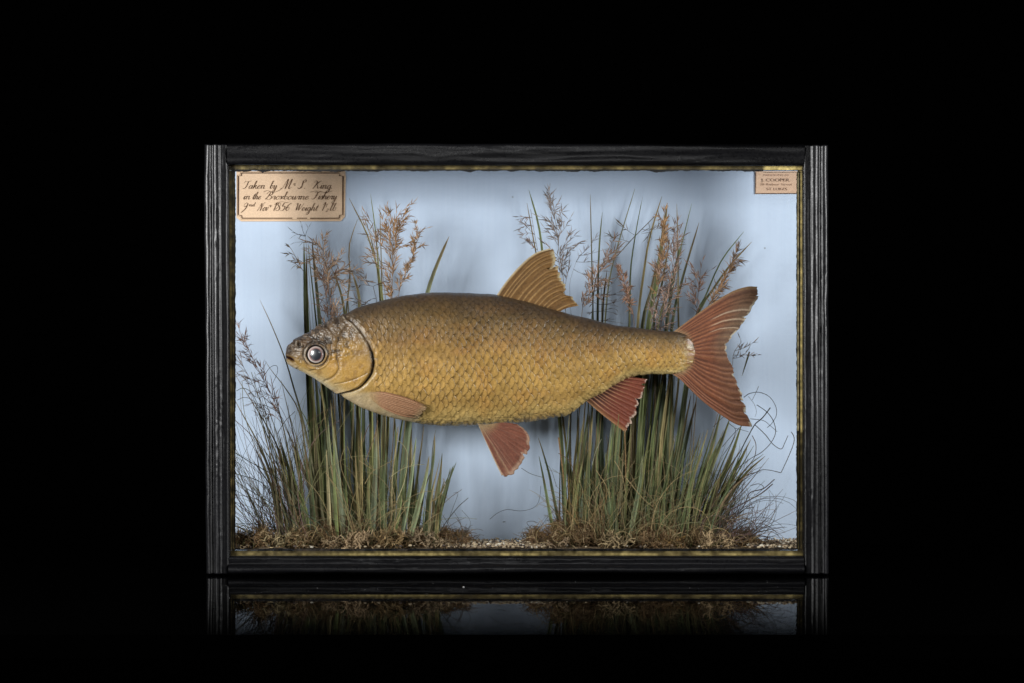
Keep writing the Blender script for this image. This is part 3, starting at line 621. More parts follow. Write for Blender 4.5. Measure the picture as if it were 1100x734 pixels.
    def c_dorsal(S, T, R, Pn, r1):
        c = mix((.115, .055, .016), (.185, .092, .028), fbm(S*9, T*3, 3)); c = mix(c, (.44, .26, .10), np.clip(R*1.1-.1, 0, 1)*(1-.5*T)*.75); c = c*(.7+.6*fbm(S*50, T*8, 79, 3))[..., None]
        c = mix(c, (.42, .34, .20), sstep(.93, .98, T)*sstep(.3, .5, fbm(S*30, T*3, 8))*.85); c = mix(c, (.50, .42, .28), sstep(.045, .0, S)*.85); c = mix(c, (.40, .30, .15), sstep(.05, 0, T)*R*.7)
        return c
    fin('dorsal_fin', [(531, 321), (550, 324), (573, 330), (597, 338)], [(591.5, 266), (594.5, 271), (598, 284), (604, 301), (612, 316), (622, 328.5)], [(531, 321), (544, 302), (560, 284), (575, 272), (591.5, 266)], [(597, 338), (608, 331.5), (622, 328.5)], 12, c_dorsal, lambda S, T: FY-.002+.004*S, seed=3, label='golden brown upright back fin with pale curved rays')
    def c_tail(S, T, R, Pn, r1):
        c = mix((.155, .050, .026), (.235, .082, .040), fbm(S*8, T*3, 5)); grey = sstep(.50, .95, T+.18*fbm(S*5, T*3, 15)-.12)*(.35+.65*np.exp(-((S-.26)/.25)**2))
        c = mix(c, (.155, .115, .075), grey*.8); c = mix(c, (.33, .155, .07), np.clip(R-.2, 0, 1)*.55*(1-.6*T)); c = mix(c, (.06, .020, .012), sstep(.45, .0, r1)*.7*(1-.35*T)); c = c*(.75+.5*fbm(S*60, T*9, 77, 3))[..., None]
        for s0, w_ in ((.165, .009), (.235, .008), (.30, .005)): c = mix(c, (.62, .46, .32), np.exp(-((S-s0-.012*(vnoise(T*6, S*0, 5)-.5))/w_/.7)**2)*sstep(.4, .6, T)*.7)
        c = mix(c, (.60, .52, .38), sstep(.965, .99, T)*sstep(.4, .6, fbm(S*40, T*3, 8))*sstep(.05, .14, S)*.85); c = mix(c, (.42, .31, .16), sstep(.12, 0, T)*.8*fbm(S*20, T*10, 6)); c = mix(c, (.30, .20, .10), sstep(.03, 0, S)*.6)
        return c
    fin('tail_fin', [(722, 357.5), (735, 361), (742, 370), (743, 380), (742, 389), (735, 397), (722, 402)], [(814, 308), (812.5, 320), (805, 335), (795, 351), (785, 364), (780, 374), (782.5, 385), (787.5, 398), (792, 412), (797.5, 428), (803, 444), (809.5, 460)], [(722, 357.5), (732, 350), (748, 338), (768, 324), (787, 313), (803, 308), (814, 308)], [(722, 402), (731, 408), (743, 420), (757, 433), (776, 447), (793, 457), (809.5, 460)], 22, c_tail, lambda S, T: FY+.004*T-.010*T*np.sin(S*math.pi), seed=5, thick=.9, rag=.65, ridge=.42, label='forked dull red tail fin with a ragged pale margin', nt=110)
    def c_anal(S, T, R, Pn, r1):
        c = mix((.12, .026, .014), (.19, .046, .024), fbm(S*7, T*4, 6)); gap = sstep(.62, .10, T+.25*S)*sstep(.5, .2, r1); c = mix(c, (.02, .014, .010), gap*.9)
        c = mix(c, (.42, .28, .14), np.clip(R-.25, 0, 1)*sstep(.75, .0, T)*.95); c = mix(c, (.40, .17, .10), np.clip(R-.2, 0, 1)*.3); c = mix(c, (.50, .38, .30), sstep(.93, .98, T)*sstep(.3, .5, fbm(S*26, T*3, 8))*.8); c = mix(c, (.38, .20, .08), sstep(.1, 0, S)*.5)
        return c
    fin('anal_fin', [(630, 431), (642, 424), (655, 415), (667, 405)], [(673.5, 466), (678, 452), (685, 436), (691, 421), (695, 407.5)], [(630, 431), (645, 444), (659, 455), (673.5, 466)], [(667, 405), (680, 405.5), (695, 407.5)], 12, c_anal, FY-.002, seed=8, label='dark red fin under the tail with separate tan rays', ridge=.9)
    def c_pelv(S, T, R, Pn, r1):
        c = mix((.13, .040, .023), (.19, .062, .036), fbm(S*8, T*3, 6)); c = mix(c, (.48, .36, .20), np.clip(R-.1, 0, 1)*sstep(.30, .0, S)*.9*(1-.5*T)); c = mix(c, (.26, .13, .085), np.clip(R-.2, 0, 1)*.4); c = c*(.75+.5*fbm(S*40, T*9, 78, 3))[..., None]
        c = mix(c, (.62, .50, .34), sstep(.035, 0, S)*.8); c = mix(c, (.42, .28, .19), sstep(.9, .97, T)*.7*sstep(.3, .5, fbm(S*20, T*3, 8))); c = mix(c, (.12, .07, .05), sstep(.975, 1, T)*.6); c = mix(c, (.33, .26, .13), sstep(.3, 0, T)*.6)
        return c
    fin('pelvic_fin', [(513, 455), (518, 456), (524, 456), (530, 455)], [(540.5, 514.5), (552, 508), (563, 493.5), (569.3, 477), (566, 464.5), (556, 456)], [(513, 455), (521, 473), (531, 495), (540.5, 514.5)], [(530, 455), (543, 454), (556, 456)], 10, c_pelv, lambda S, T: FY-.020-.006*T+.006*S, seed=12, rag=.5, label='dull red belly fin with a cream leading edge')
    def c_pect(S, T, R, Pn, r1):
        c = mix((.26, .12, .06), (.32, .15, .075), fbm(S*8, T*3, 6)); c = mix(c, (.60, .40, .25), np.clip(R-.1, 0, 1)*.95*(1-.4*T)); c = mix(c, (.36, .26, .14), sstep(.85, 1, T)*.7); c = mix(c, (.42, .30, .14), sstep(.25, 0, T)*.7); c = mix(c, (.12, .06, .03), sstep(.05, 0, S)*.6)
        return c
    def dpect(S, T):
        px_ = 398+55*T; pyy = 422+ (6+14*T)*S+10*T
        i = np.clip(np.searchsorted(x, px_), 0, nx-1); H = (bt[i]-tp[i])/2; Zm = (bt[i]+tp[i])/2
        c_ = np.clip((pyy-Zm)/H, -1, 1); return FY-hw[i]*np.sqrt(np.clip(1-c_**2, 0, 1))**.85-.0035-.002*np.sin(T*3.1)
    fin('pectoral_fin', [(397.5, 421.5), (397, 425), (399, 429), (402, 432)], [(457, 435.5), (456, 440), (452, 445), (446, 450)], [(397.5, 421.5), (412, 421), (436, 427), (457, 435.5)], [(402, 432), (413, 440), (430, 447), (446, 450)], 12, c_pect, dpect, seed=15, rag=.8, label='small pinkish tan side fin lying against the belly')
    return root
fish()

# ------------------------------------------------------------------ ground inside the case
def ground():
    nx, ny = 260, 40; X, Yq = np.meshgrid(np.linspace(-.3192, .3292, nx), np.linspace(.0035, YB-.0005, ny), indexing='ij')
    Z = .0275+(fbm(X*60, Yq*60, 3, 4)-.5)*.006
    c = mix((.10, .07, .045), (.22, .16, .10), fbm(X*200, Yq*200, 5, 3))
    tag(mesh_obj('ground', np.stack([X, Yq, Z], -1).reshape(-1, 3), gridfaces(nx, ny), c.reshape(-1, 3), M_moss), kind='structure')
ground()
ICO = None
def ico():
    g = (1+5**.5)/2; v = np.array([(-1, g, 0), (1, g, 0), (-1, -g, 0), (1, -g, 0), (0, -1, g), (0, 1, g), (0, -1, -g), (0, 1, -g), (g, 0, -1), (g, 0, 1), (-g, 0, -1), (-g, 0, 1)])/1.9
    f = [(0, 11, 5), (0, 5, 1), (0, 1, 7), (0, 7, 10), (0, 10, 11), (1, 5, 9), (5, 11, 4), (11, 10, 2), (10, 7, 6), (7, 1, 8), (3, 9, 4), (3, 4, 2), (3, 2, 6), (3, 6, 8), (3, 8, 9), (4, 9, 5), (2, 4, 11), (6, 2, 10), (8, 6, 7), (9, 8, 1)]
    return v, f
IV, IF = ico()
def stones():
    mb = MB(); rs = np.random.default_rng(4)
    for i in range(4200):
        x = rs.uniform(-.316, .325); y = .004+(YB-.008)*rs.random()**1.5
        pxx = 550+x*980
        if (pxx < 485 or 585 < pxx < 800) and rs.random() < .92: continue
        r = rs.uniform(.0005, .0017)*(1.25 if rs.random() < .12 else 1)
        v = IV*(1+rs.uniform(-.3, .3, (12, 3)))*r*np.array([1.2, 1, .8])+np.array([x, y, .0292+rs.uniform(0, .0022)])
        q = rs.random(); c = (.66, .60, .50) if q < .14 else (.42, .33, .22) if q < .55 else (.24, .17, .11) if q < .85 else (.08, .06, .05)
        mb.add(v, IF, np.array(c)*rs.uniform(.75, 1.2))
    tag(mb.build('gravel', M_stone, None, False), 'cream and brown fine gravel strewn over the floor of the case', 'gravel', kind='stuff')
stones()
def tube(mb, pts, r0, r1, c0, c1, sides=4, n=None):
    p = np.asarray(pts, float); n = n or len(p)
    if n != len(p): p = spline(p, n)
    t = np.gradient(p, axis=0); t /= np.linalg.norm(t, axis=1)[:, None]+1e-12
    up = np.array([.13, 1, .21]); a = np.cross(t, up); a /= np.linalg.norm(a, axis=1)[:, None]+1e-12; b_ = np.cross(t, a)
    s = np.linspace(0, 1, n); r = r0+(r1-r0)*s
    ang = np.arange(sides)*2*math.pi/sides
    v = p[:, None]+r[:, None, None]*(np.cos(ang)[None, :, None]*a[:, None]+np.sin(ang)[None, :, None]*b_[:, None])
    c = mix(c0, c1, s)[:, None].repeat(sides, 1)
    mb.add(v.reshape(-1, 3), gridfaces(n, sides, True).tolist(), c.reshape(-1, 3))
def moss():
    rs = np.random.default_rng(9); mb = MB()
    mounds = [(285, .05, 17, 20), (325, .05, 22, 16), (352, .06, 25, 20), (385, .07, 27, 22), (420, .06, 22, 16), (450, .07, 22, 14), (480, .07, 20, 13), (497, .08, 14, 9), (575, .08, 16, 13), (598, .06, 20, 24), (625, .05, 20, 20), (650, .07, 18, 20), (690, .06, 22, 20), (715, .06, 20, 18), (745, .06, 22, 16), (775, .07, 22, 13), (800, .08, 18, 11), (262, .06, 14, 11)]
    for mx, my, mw, mh in mounds:
        tone = rs.random()
        for i in range(int(mw*24)):
            a = rs.uniform(0, 2*math.pi); rr = abs(rs.normal(0, .5))
            cx = (mx-550)/1000*1.025+rr*mw/1000*math.cos(a); cy = np.clip(my-.018+rr*.05*math.sin(a), .006, YB-.01)
            hh = max(0, 1-rr*rr*.8)*mh/1000*rs.random()**.6
            p = np.array([cx, cy, .029+hh]); d = rs.normal(0, 1, 3); d[2] = abs(d[2])*.6; d /= np.linalg.norm(d); pts = [p]; curl = rs.normal(0, .9, 3)
            L = rs.uniform(.0016, .0036)
            for k in range(5): d = d+np.cross(curl, d)*.55+rs.normal(0, .15, 3); d /= np.linalg.norm(d); p = p+d*L; p[1] = min(p[1], YB-.002); p[1] = max(p[1], .0042); pts.append(p.copy())
            q = rs.random(); c = np.array((.13, .075, .035) if q < .42 else (.22, .14, .07) if q < .74 else (.085, .075, .03) if q < .86 else (.42, .31, .18))*rs.uniform(.6, 1.25)*(.8+.4*tone)
            tube(mb, pts, .00030, .00016, c, c*1.1, 3)
        # dark heart of the mound
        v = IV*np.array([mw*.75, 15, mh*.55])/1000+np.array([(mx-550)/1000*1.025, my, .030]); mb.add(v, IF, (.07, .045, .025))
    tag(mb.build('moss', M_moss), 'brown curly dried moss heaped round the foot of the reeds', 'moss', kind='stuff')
moss()
def lichen(px, y, wpx, hpx, shade, label, seed, tilt=0):
    rs = np.random.default_rng(seed); base = np.array([(px-550)/1000*(D+y)/D, y, .029])
    mb = MB()
    def grow(p, d, r, depth):
        L = rs.uniform(.0022, .0042); pts = [p]; q = p
        for k in range(3): d = d+rs.normal(0, .35, 3); d /= np.linalg.norm(d); q = q+d*L*.6; q[1] = max(q[1], .0045); pts.append(q.copy())
        c = np.array(shade)*rs.uniform(.25, .85); tube(mb, pts, r, r*.7, c*.8, c*1.15, 5)
        if depth > 0:
            for j in range(2+(rs.random() < .3)): dd = d+rs.normal(0, .75, 3); dd[2] += .15; grow(q.copy(), dd/np.linalg.norm(dd), r*.85, depth-1)
    for i in range(int(wpx*.8)):
        x = base+np.array([rs.uniform(-.5, .5)*wpx/1000, rs.uniform(-.008, .008), rs.uniform(0, .35)*hpx/1000])
        d = np.array([rs.normal(0, .5)+tilt, rs.normal(0, .5)-.25, rs.uniform(.3, 1)]); grow(x, d/np.linalg.norm(d), rs.uniform(.0006, .0009), 2 if hpx > 9 else 1)
    o = mb.build('lichen', M_moss)
    base0 = base; me = o.data; cc = np.array([q.co[:] for q in me.vertices]); me.vertices.foreach_set('co', (cc-base0).astype(np.float32).ravel()); o.location = base0; me.update()
    tag(o, label, 'dried lichen', 'pale branching lichens on the case floor')
lichen(272, .022, 22, 8, (.30, .20, .12), 'small dark pinkish brown lichen nearest the left wall of the case', 31)
lichen(302, .020, 34, 14, (.46, .36, .20), 'yellowish knobbly lichen under the dry reeds near the left edge', 32)
lichen(356, .014, 20, 9, (.42, .30, .18), 'low tan lichen in front of the left sedge clump, between two taller ones', 33)
lichen(385, .014, 26, 16, (.60, .42, .25), 'bright peach coloured lichen in the middle of the left sedge clump', 34)
lichen(421, .018, 28, 18, (.40, .27, .13), 'orange brown upright lichen below the right part of the left sedge clump', 35)
lichen(449, .02, 22, 24, (.48, .35, .22), 'tall lichen slanting up to the right beside the last leaves of the left clump', 36, .9)
lichen(468, .014, 30, 9, (.46, .34, .21), 'wide low tan lichen at the right end of the left clump', 37)
lichen(659, .012, 24, 15, (.46, .34, .19), 'cream branching lichen in front of the right sedge clump', 38)
lichen(700, .02, 26, 10, (.34, .22, .12), 'low brown lichen just right of the cream one', 39)
lichen(719, .03, 10, 15, (.46, .28, .10), 'narrow orange lichen among the right sedge stems', 40)
lichen(768, .012, 26, 15, (.56, .40, .23), 'pale tangled lichen at the right foot of the right sedge clump', 41)
lichen(600, .014, 20, 8, (.42, .30, .19), 'small tan lichen at the left foot of the right sedge clump', 42)

# ------------------------------------------------------------------ sedge leaves
GREENS = [(.105, .125, .040), (.085, .105, .038), (.14, .14, .05), (.07, .085, .030), (.17, .135, .055), (.10, .125, .058), (.19, .16, .08), (.06, .075, .028)]
def clampy(a): return np.clip(np.asarray(a)*.84, .006, YB-.0022)
def blade_verts(path, wpx, ya, yb, twist, c, tipc, seed, bend=0, blunt=.9):
    n = 26; s = spline(path, n); t = np.linspace(0, 1, n)
    y = ya+(yb-ya)*t+bend*np.sin(t*math.pi)
    y = clampy(y)
    pts = np.array([P(a, b_, yy) for (a, b_), yy in zip(s, y)])
    tg = np.gradient(pts, axis=0); tg /= np.linalg.norm(tg, axis=1)[:, None]
    view = np.tile(np.array([0, 1., 0]), (n, 1)); side = np.cross(tg, view); side /= np.linalg.norm(side, axis=1)[:, None]; nr = np.cross(side, tg)
    ph = twist[0]+twist[1]*t
    sd = side*np.cos(ph)[:, None]+nr*np.sin(ph)[:, None]; nn = np.cross(sd, tg)
    wd = wpx/1000*np.minimum(1, (.72+.28*np.minimum(t*4, 1)))*np.clip((1-t)**((.55 if abs(path[0][1]-path[-1][1]) < 200 else .34)*blunt)*1.15, .05, 1)
    wd = np.maximum(wd, .00035)
    U = np.array([-.5, -.26, 0, .26, .5]); dip = np.array([0, .14, .24, .14, 0])
    v = pts[:, None]+sd[:, None]*(U[None, :, None]*wd[:, None, None])+nn[:, None]*(dip[None, :, None]*wd[:, None, None])
    cc = mix(c, tipc, sstep(.72, 1, t)*.8)[:, None].repeat(5, 1)
    st = vnoise(t[:, None]*3+seed, U[None, :]*6+seed*3.1, 6); cc = cc*(.72+.55*st)[..., None]
    brown = sstep(.6, .8, fbm(t[:, None]*7+seed*1.7, U[None, :]*1.5+t[:, None]*0, 12)); cc = mix(cc, (.17, .10, .045), brown*.6)
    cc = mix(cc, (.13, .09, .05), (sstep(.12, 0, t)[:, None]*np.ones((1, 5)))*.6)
    cc[:, 0] *= 1.42; cc[:, 1] *= 1.06; cc[:, 2] *= .66
    return v.reshape(-1, 3), gridfaces(n, 5), cc.reshape(-1, 3)
def clump(root, blades, label):
    blades = sorted(blades, key=lambda b_: -b_[1]*abs(b_[0][0][1]-b_[0][-1][1]))
    rest = MB(); rs = random.Random(3)
    for i, (path, wpx, ya, yb, tone) in enumerate(blades):
        c = np.array(GREENS[rs.randrange(8)])*rs.uniform(.95, 1.6) if tone is None else np.array(tone)*1.25
        tipc = (.22, .15, .07) if rs.random() < .5 else c*1.1
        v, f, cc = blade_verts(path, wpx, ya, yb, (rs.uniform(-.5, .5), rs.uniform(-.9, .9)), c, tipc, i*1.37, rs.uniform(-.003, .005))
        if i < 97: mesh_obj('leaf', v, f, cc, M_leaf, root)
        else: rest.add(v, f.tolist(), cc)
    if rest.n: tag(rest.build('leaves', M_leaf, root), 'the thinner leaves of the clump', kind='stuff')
def fy(y): return 367+ (251-27)*D/(D+y*.84)      # photo row of the floor at depth y
rl = random.Random(5)
def B(path, w_, ya=.085, yb=.112, tone=None):
    p = list(path); return (p, w_*(1.3 if abs(p[0][1]-p[-1][1]) > 230 else .92), ya, yb, tone)
DK = (.045, .058, .028)  # dark leaf green, with the shade on the broad rear leaves painted in
left = [
 B([(344, 582), (336, 500), (331, 410), (328, 340), (326.5, 260)], 4.6, .08, .108), B([(352, 582), (351, 480), (348, 400), (342, 330), (335, 257)], 4.6, .085, .112, (.09, .115, .06)),
 B([(340, 582), (336, 500), (333, 400), (330, 330), (329, 272)], 3.4, .08, .11), B([(360, 582), (352, 480), (340, 350), (333, 285), (331, 262)], 2.2, .09, .114),
 B([(398, 582), (404, 500), (410, 400), (409, 330), (404, 255), (398, 208)], 4.2, .085, .110, (.14, .15, .06)), B([(408, 582), (417, 450), (412, 330), (398, 262), (375, 213)], 2.2, .095, .11),
 B([(403, 582), (412, 450), (408, 320), (400, 262), (388, 225)], 2.3, .095, .108), B([(410, 582), (412, 400), (410, 300), (408, 220)], 1.4, .1, .112),
 B([(365, 582), (370, 430), (372, 337), (376, 300), (375, 265), (384, 236)], 1.7, .1, .11), B([(384, 582), (380, 480), (374, 390), (370, 335), (364, 308), (356, 288)], 3.2, .09, .108),
 B([(380, 582), (385, 450), (386, 330), (383, 308), (378, 292)], 3.8, .09, .105, (.17, .17, .075)), B([(372, 582), (380, 420), (374, 330), (376, 290)], 1.5, .095, .11),
 B([(425, 582), (440, 450), (455, 340), (461, 308), (472, 278), (482.5, 254)], 5.0, .07, .088, (.10, .125, .065)),
 B([(352, 580), (338, 510), (325, 450), (315, 415), (306, 385), (292, 350), (279, 322)], 2.6, .05, .10, (.11, .10, .05)), B([(345, 580), (330, 500), (322, 445), (305, 415), (293, 400), (285, 388)], 2.4, .05, .09),
 B([(340, 580), (333, 500), (332, 460), (318, 432)], 4.0, .045, .07), B([(350, 580), (345, 490), (338, 400)], 8, .095, .115, DK), B([(356, 580), (348, 480), (345, 400)], 8, .10, .118, DK), B([(372, 580), (368, 480), (362, 410)], 7, .10, .115, DK),
 B([(362, 580), (356, 510), (353, 475), (350, 445), (342, 415)], 6.0, .06, .085, (.12, .13, .065)), B([(370, 580), (362, 500), (357, 460)], 7.0, .045, .06, (.13, .145, .085)), B([(388, 580), (387, 500), (384, 430)], 6.5, .07, .095), B([(400, 580), (403, 510), (404, 462)], 7, .05, .065, (.12, .14, .08)),
 B([(396, 580), (398, 470), (395, 420)], 5, .09, .11), B([(410, 580), (413, 500), (414, 430)], 6.5, .08, .1, (.12, .135, .07)), B([(421, 580), (425, 480), (423, 440)], 4, .07, .095), B([(430, 580), (435, 500), (443, 440)], 7, .085, .105, (.13, .145, .06)), B([(426, 580), (437, 480), (441, 430)], 5, .08, .1),
 B([(431, 578), (438, 540), (443, 505), (447, 470)], 5.5, .04, .05, (.13, .16, .085)), B([(441, 578), (449, 545), (457, 515), (461, 490)], 6.5, .03, .045, (.15, .175, .09)), B([(424, 578), (430, 540), (437, 500)], 4, .035, .045),
 B([(456, 580), (462, 520), (466, 490), (467, 466)], 5, .06, .085), B([(455, 580), (462, 520), (465, 480), (468, 462)], 2, .06, .08, DK), B([(465, 580), (470, 540), (473, 510), (475, 487)], 5, .07, .09, (.13, .14, .06)), B([(460, 580), (470, 555), (479, 525), (490, 497)], 4.6, .055, .075, (.075, .09, .045)),
 B([(447, 580), (455, 530), (460, 495)], 4, .06, .075),
]
for i in range(115):
    bx_ = rl.uniform(312, 470); sp_ = (bx_-392)/80
    ty = rl.uniform(385, 440) if rl.random() < .5 and 335 < bx_ < 440 else rl.uniform(455, 530)
    if bx_ > 448: ty = rl.uniform(490, 540)
    hgt = 580-ty; tx = bx_+sp_*hgt*.20+rl.uniform(-10, 10)
    if ty < 450: tx = min(max(tx, 334), 442)
    y0 = rl.uniform(.03, .1) if ty > 450 else rl.uniform(.07, .1)
    left.append(B([(bx_, fy(y0)), ((bx_*.6+tx*.4)+rl.uniform(-3, 3), 580-hgt*.5), (tx, ty)], rl.uniform(1.8, 5.2), y0, min(.115, y0+rl.uniform(0, .02))))
for i in range(34):             # leaning leaves at the left wall
    bx_ = rl.uniform(298, 345); hgt = rl.uniform(60, 190); lean = rl.uniform(.12, .5)*(1-(bx_-300)/120)
    y0 = rl.uniform(.03, .08); tx = max(250.5, bx_-hgt*lean*1.0-rl.uniform(0, 8))
    left.append(B([(bx_, fy(y0)), (bx_-(bx_-tx)*.28, 580-hgt*.5), (tx, 580-hgt)], rl.uniform(1.3, 2.8), y0, y0+.03, tuple(np.array((.12, .105, .05))*rl.uniform(.6, 1.3))))
r1_ = thing('sedge_clump', P(385, 582, .07), 'dense clump of dull green sedge leaves under the head of the fish', 'sedge clump', 'clumps of dried sedge on the case floor')
clump(r1_, left, '')
right = [
 B([(603, 578), (597, 545), (590, 510), (583, 485), (578, 470)], 4.0, .06, .08, (.075, .095, .045)), B([(596, 578), (590, 548), (584, 515), (579, 490)], 4.2, .05, .07, (.09, .115, .05)),
 B([(610, 580), (605, 500), (600, 440), (588, 330), (580, 250), (568, 204)], 3.2, .085, .11, (.11, .13, .055)), B([(612, 580), (608, 480), (590, 350), (574, 262), (566, 218)], 1.8, .095, .114),
 B([(628, 580), (636, 440), (637, 345), (635.5, 270), (634, 209)], 1.7, .1, .113, (.06, .075, .035)), B([(640, 580), (642, 440), (642, 340), (643.5, 270), (647, 228)], 3.0, .095, .112, (.10, .11, .05)), B([(648, 580), (646, 440), (647, 340), (652, 290)], 3.2, .1, .11, DK),
 B([(642, 580), (646, 430), (652, 320), (662, 270), (682, 203)], 1.7, .105, .118, (.16, .17, .11)), B([(668, 580), (672, 450), (676, 350), (677.5, 290), (684, 245), (690.5, 211)], 4.2, .09, .108, (.065, .08, .032)),
 B([(680, 580), (682, 450), (685, 350), (692, 290), (698, 255), (711, 211)], 2.6, .095, .112), B([(684, 580), (690, 450), (697, 350), (706, 300), (711, 260), (717, 218)], 5.4, .085, .112, (.125, .145, .05)),
 B([(702, 580), (728, 420), (728.5, 330), (728, 260), (727, 219)], 2.0, .1, .115), B([(690, 580), (700, 440), (707, 350), (725, 290), (743, 219)], 2.0, .1, .11), B([(706, 580), (718, 440), (722, 350), (733, 300), (751, 239)], 3.0, .095, .112, (.06, .075, .035)),
 B([(700, 580), (712, 430), (716, 352), (722, 310), (730, 265)], 4.2, .09, .105, DK), B([(695, 580), (706, 440), (702, 352), (712, 300), (720, 255)], 3.0, .1, .112), B([(690, 580), (688, 440), (690, 352), (700, 310), (706, 280)], 4.5, .095, .112, (.10, .11, .05)),
 B([(712, 580), (732, 440), (745, 348), (758, 318), (775, 280), (799, 249)], 1.9, .1, .112), B([(715, 580), (735, 440), (748, 345), (768, 308), (787, 282), (807.5, 260)], 2.8, .095, .108, (.11, .12, .06)),
 B([(805, 378), (802, 388), (797, 404)], 2.2, .105, .11, (.14, .14, .08)),
 B([(648, 580), (655, 500), (658, 460), (665, 410)], 7.5, .065, .09, (.13, .15, .10)), B([(623, 580), (626, 500), (634, 440)], 6, .07, .095, (.11, .13, .075)), B([(608, 580), (604, 500), (600, 445)], 6, .085, .105, (.06, .075, .04)), B([(614, 580), (612, 490), (614, 430)], 6, .10, .115, DK), B([(634, 580), (640, 490), (650, 430)], 7, .10, .115, DK), B([(668, 580), (676, 490), (680, 410)], 9, .10, .118, DK), B([(700, 580), (704, 490), (706, 404)], 9, .10, .118, DK), B([(720, 580), (734, 490), (748, 430)], 6, .105, .118, DK),
 B([(664, 578), (660, 540), (656, 500)], 4, .03, .05), B([(652, 578), (648, 540), (640, 505)], 5.5, .04, .06, (.12, .135, .06)), B([(676, 578), (682, 548), (688, 515), (690, 490)], 6, .035, .06, (.14, .165, .085)),
 B([(735, 580), (750, 530), (765, 480), (775, 440)], 7, .075, .1, (.10, .10, .045)), B([(740, 580), (758, 520), (775, 475), (785, 447)], 6.5, .07, .095, (.12, .125, .055)), B([(748, 580), (768, 530), (782, 500), (797, 455)], 7, .075, .1, (.13, .14, .055)), B([(758, 580), (780, 540), (800, 510), (822, 490)], 6.5, .06, .095, (.12, .115, .05)), B([(752, 580), (775, 545), (800, 505), (820, 488)], 3.2, .06, .09),
 B([(748, 578), (760, 555), (780, 530), (800, 512), (818, 506)], 3.8, .05, .08, (.11, .085, .05)), B([(745, 578), (770, 552), (795, 530), (826, 492)], 2.2, .05, .08, (.14, .09, .055)), B([(690, 580), (705, 500), (712, 450)], 5, .06, .085),
 B([(718, 580), (728, 500), (742, 425)], 5, .08, .1, (.12, .12, .055)),
]
for i in range(160):
    bx_ = rl.uniform(600, 765); sp_ = (bx_-660)/90
    ty = rl.uniform(375, 400) if rl.random() < .5 and bx_ < 725 else rl.uniform(430, 520)
    hgt = 580-ty; tx = bx_+max(-.1, sp_)*hgt*.28+rl.uniform(-8, 12)
    if ty < 420: tx = min(max(tx, 672), 722)
    if bx_ < 640: ty = max(ty, 420+rl.uniform(0, 70)); tx = bx_+rl.uniform(-4, 16)
    if tx > 832: tx = 832
    y0 = rl.uniform(.03, .1) if ty > 430 else rl.uniform(.075, .1)
    if tx > 740: ty = max(ty, 455+rl.uniform(0, 50))
    right.append(B([(bx_, fy(y0)), ((bx_*.62+tx*.38)+rl.uniform(-3, 3), 580-(580-ty)*.5), (tx, ty)], rl.uniform(1.7, 5.0), y0, min(.115, y0+rl.uniform(0, .02))))
for i in range(36):
    bx_ = rl.uniform(735, 775); ty = rl.uniform(490, 555); tx = bx_+(580-ty)*rl.uniform(.35, .85); y0 = rl.uniform(.03, .08)
    right.append(B([(bx_, fy(y0)), (bx_*.6+tx*.4, 580-(580-ty)*.55), (min(tx, 828), ty)], rl.uniform(1.2, 3.0), y0, y0+.02, tuple(np.array((.13, .09, .05))*rl.uniform(.6, 1.4)) if rl.random() < .5 else None))
r2_ = thing('sedge_clump', P(690, 582, .07), 'dense clump of dull green sedge leaves below the tail of the fish, leaning right', 'sedge clump', 'clumps of dried sedge on the case floor')
clump(r2_, right, '')

# ------------------------------------------------------------------ wiry dry grass
def wiry(name, label, listed, zones, seed):
    rs = np.random.default_rng(seed); mb = MB()
    for pts, w_, y0, y1, c in listed:
        s = spline(pts, max(10, len(pts)*6)); yy = np.linspace(y0, y1, len(s)); q = [P(a, b_, y) for (a, b_), y in zip(s, clampy(yy))]
        tube(mb, q, w_/2000, w_/2600, c, np.array(c)*.8, 5)
    for (xa, xb_, n, lmin, lmax, lean, curl, cs) in zones:
        for i in range(n):
            x = rs.uniform(xa, xb_); y = rs.uniform(.02, .09); L = rs.uniform(lmin, lmax); a = rs.normal(lean, .35); k = rs.normal(0, curl)
            p = np.array([x, fy(y)-rs.uniform(0, 8)]); pts = [p.copy()]; m_ = 12
            for j in range(m_):
                a += k/m_*(1+j*.15); p = p+L/m_*np.array([math.sin(a), -math.cos(a)]); pts.append(p.copy())
            yy = clampy(y+np.linspace(0, rs.uniform(-.015, .02), m_+1)); pts = np.array(pts); pts[:, 0] = np.clip(pts[:, 0], 250, 858); pts[:, 1] = np.minimum(pts[:, 1], 583)
            c = np.array(cs[rs.integers(len(cs))])*rs.uniform(.7, 1.3)
            q = [P(u, v_, t) for (u, v_), t in zip(pts, yy)]; tube(mb, q, .00042*rs.uniform(.7, 1.3), .00018, c, c*1.1, 3)
    tag(mb.build(name, M_straw), label, 'dry grass', kind='stuff')
TAN = (.30, .22, .11); OLV = (.16, .15, .07); BRN = (.13, .075, .045); DRK = (.065, .052, .038); PUR = (.13, .08, .075)
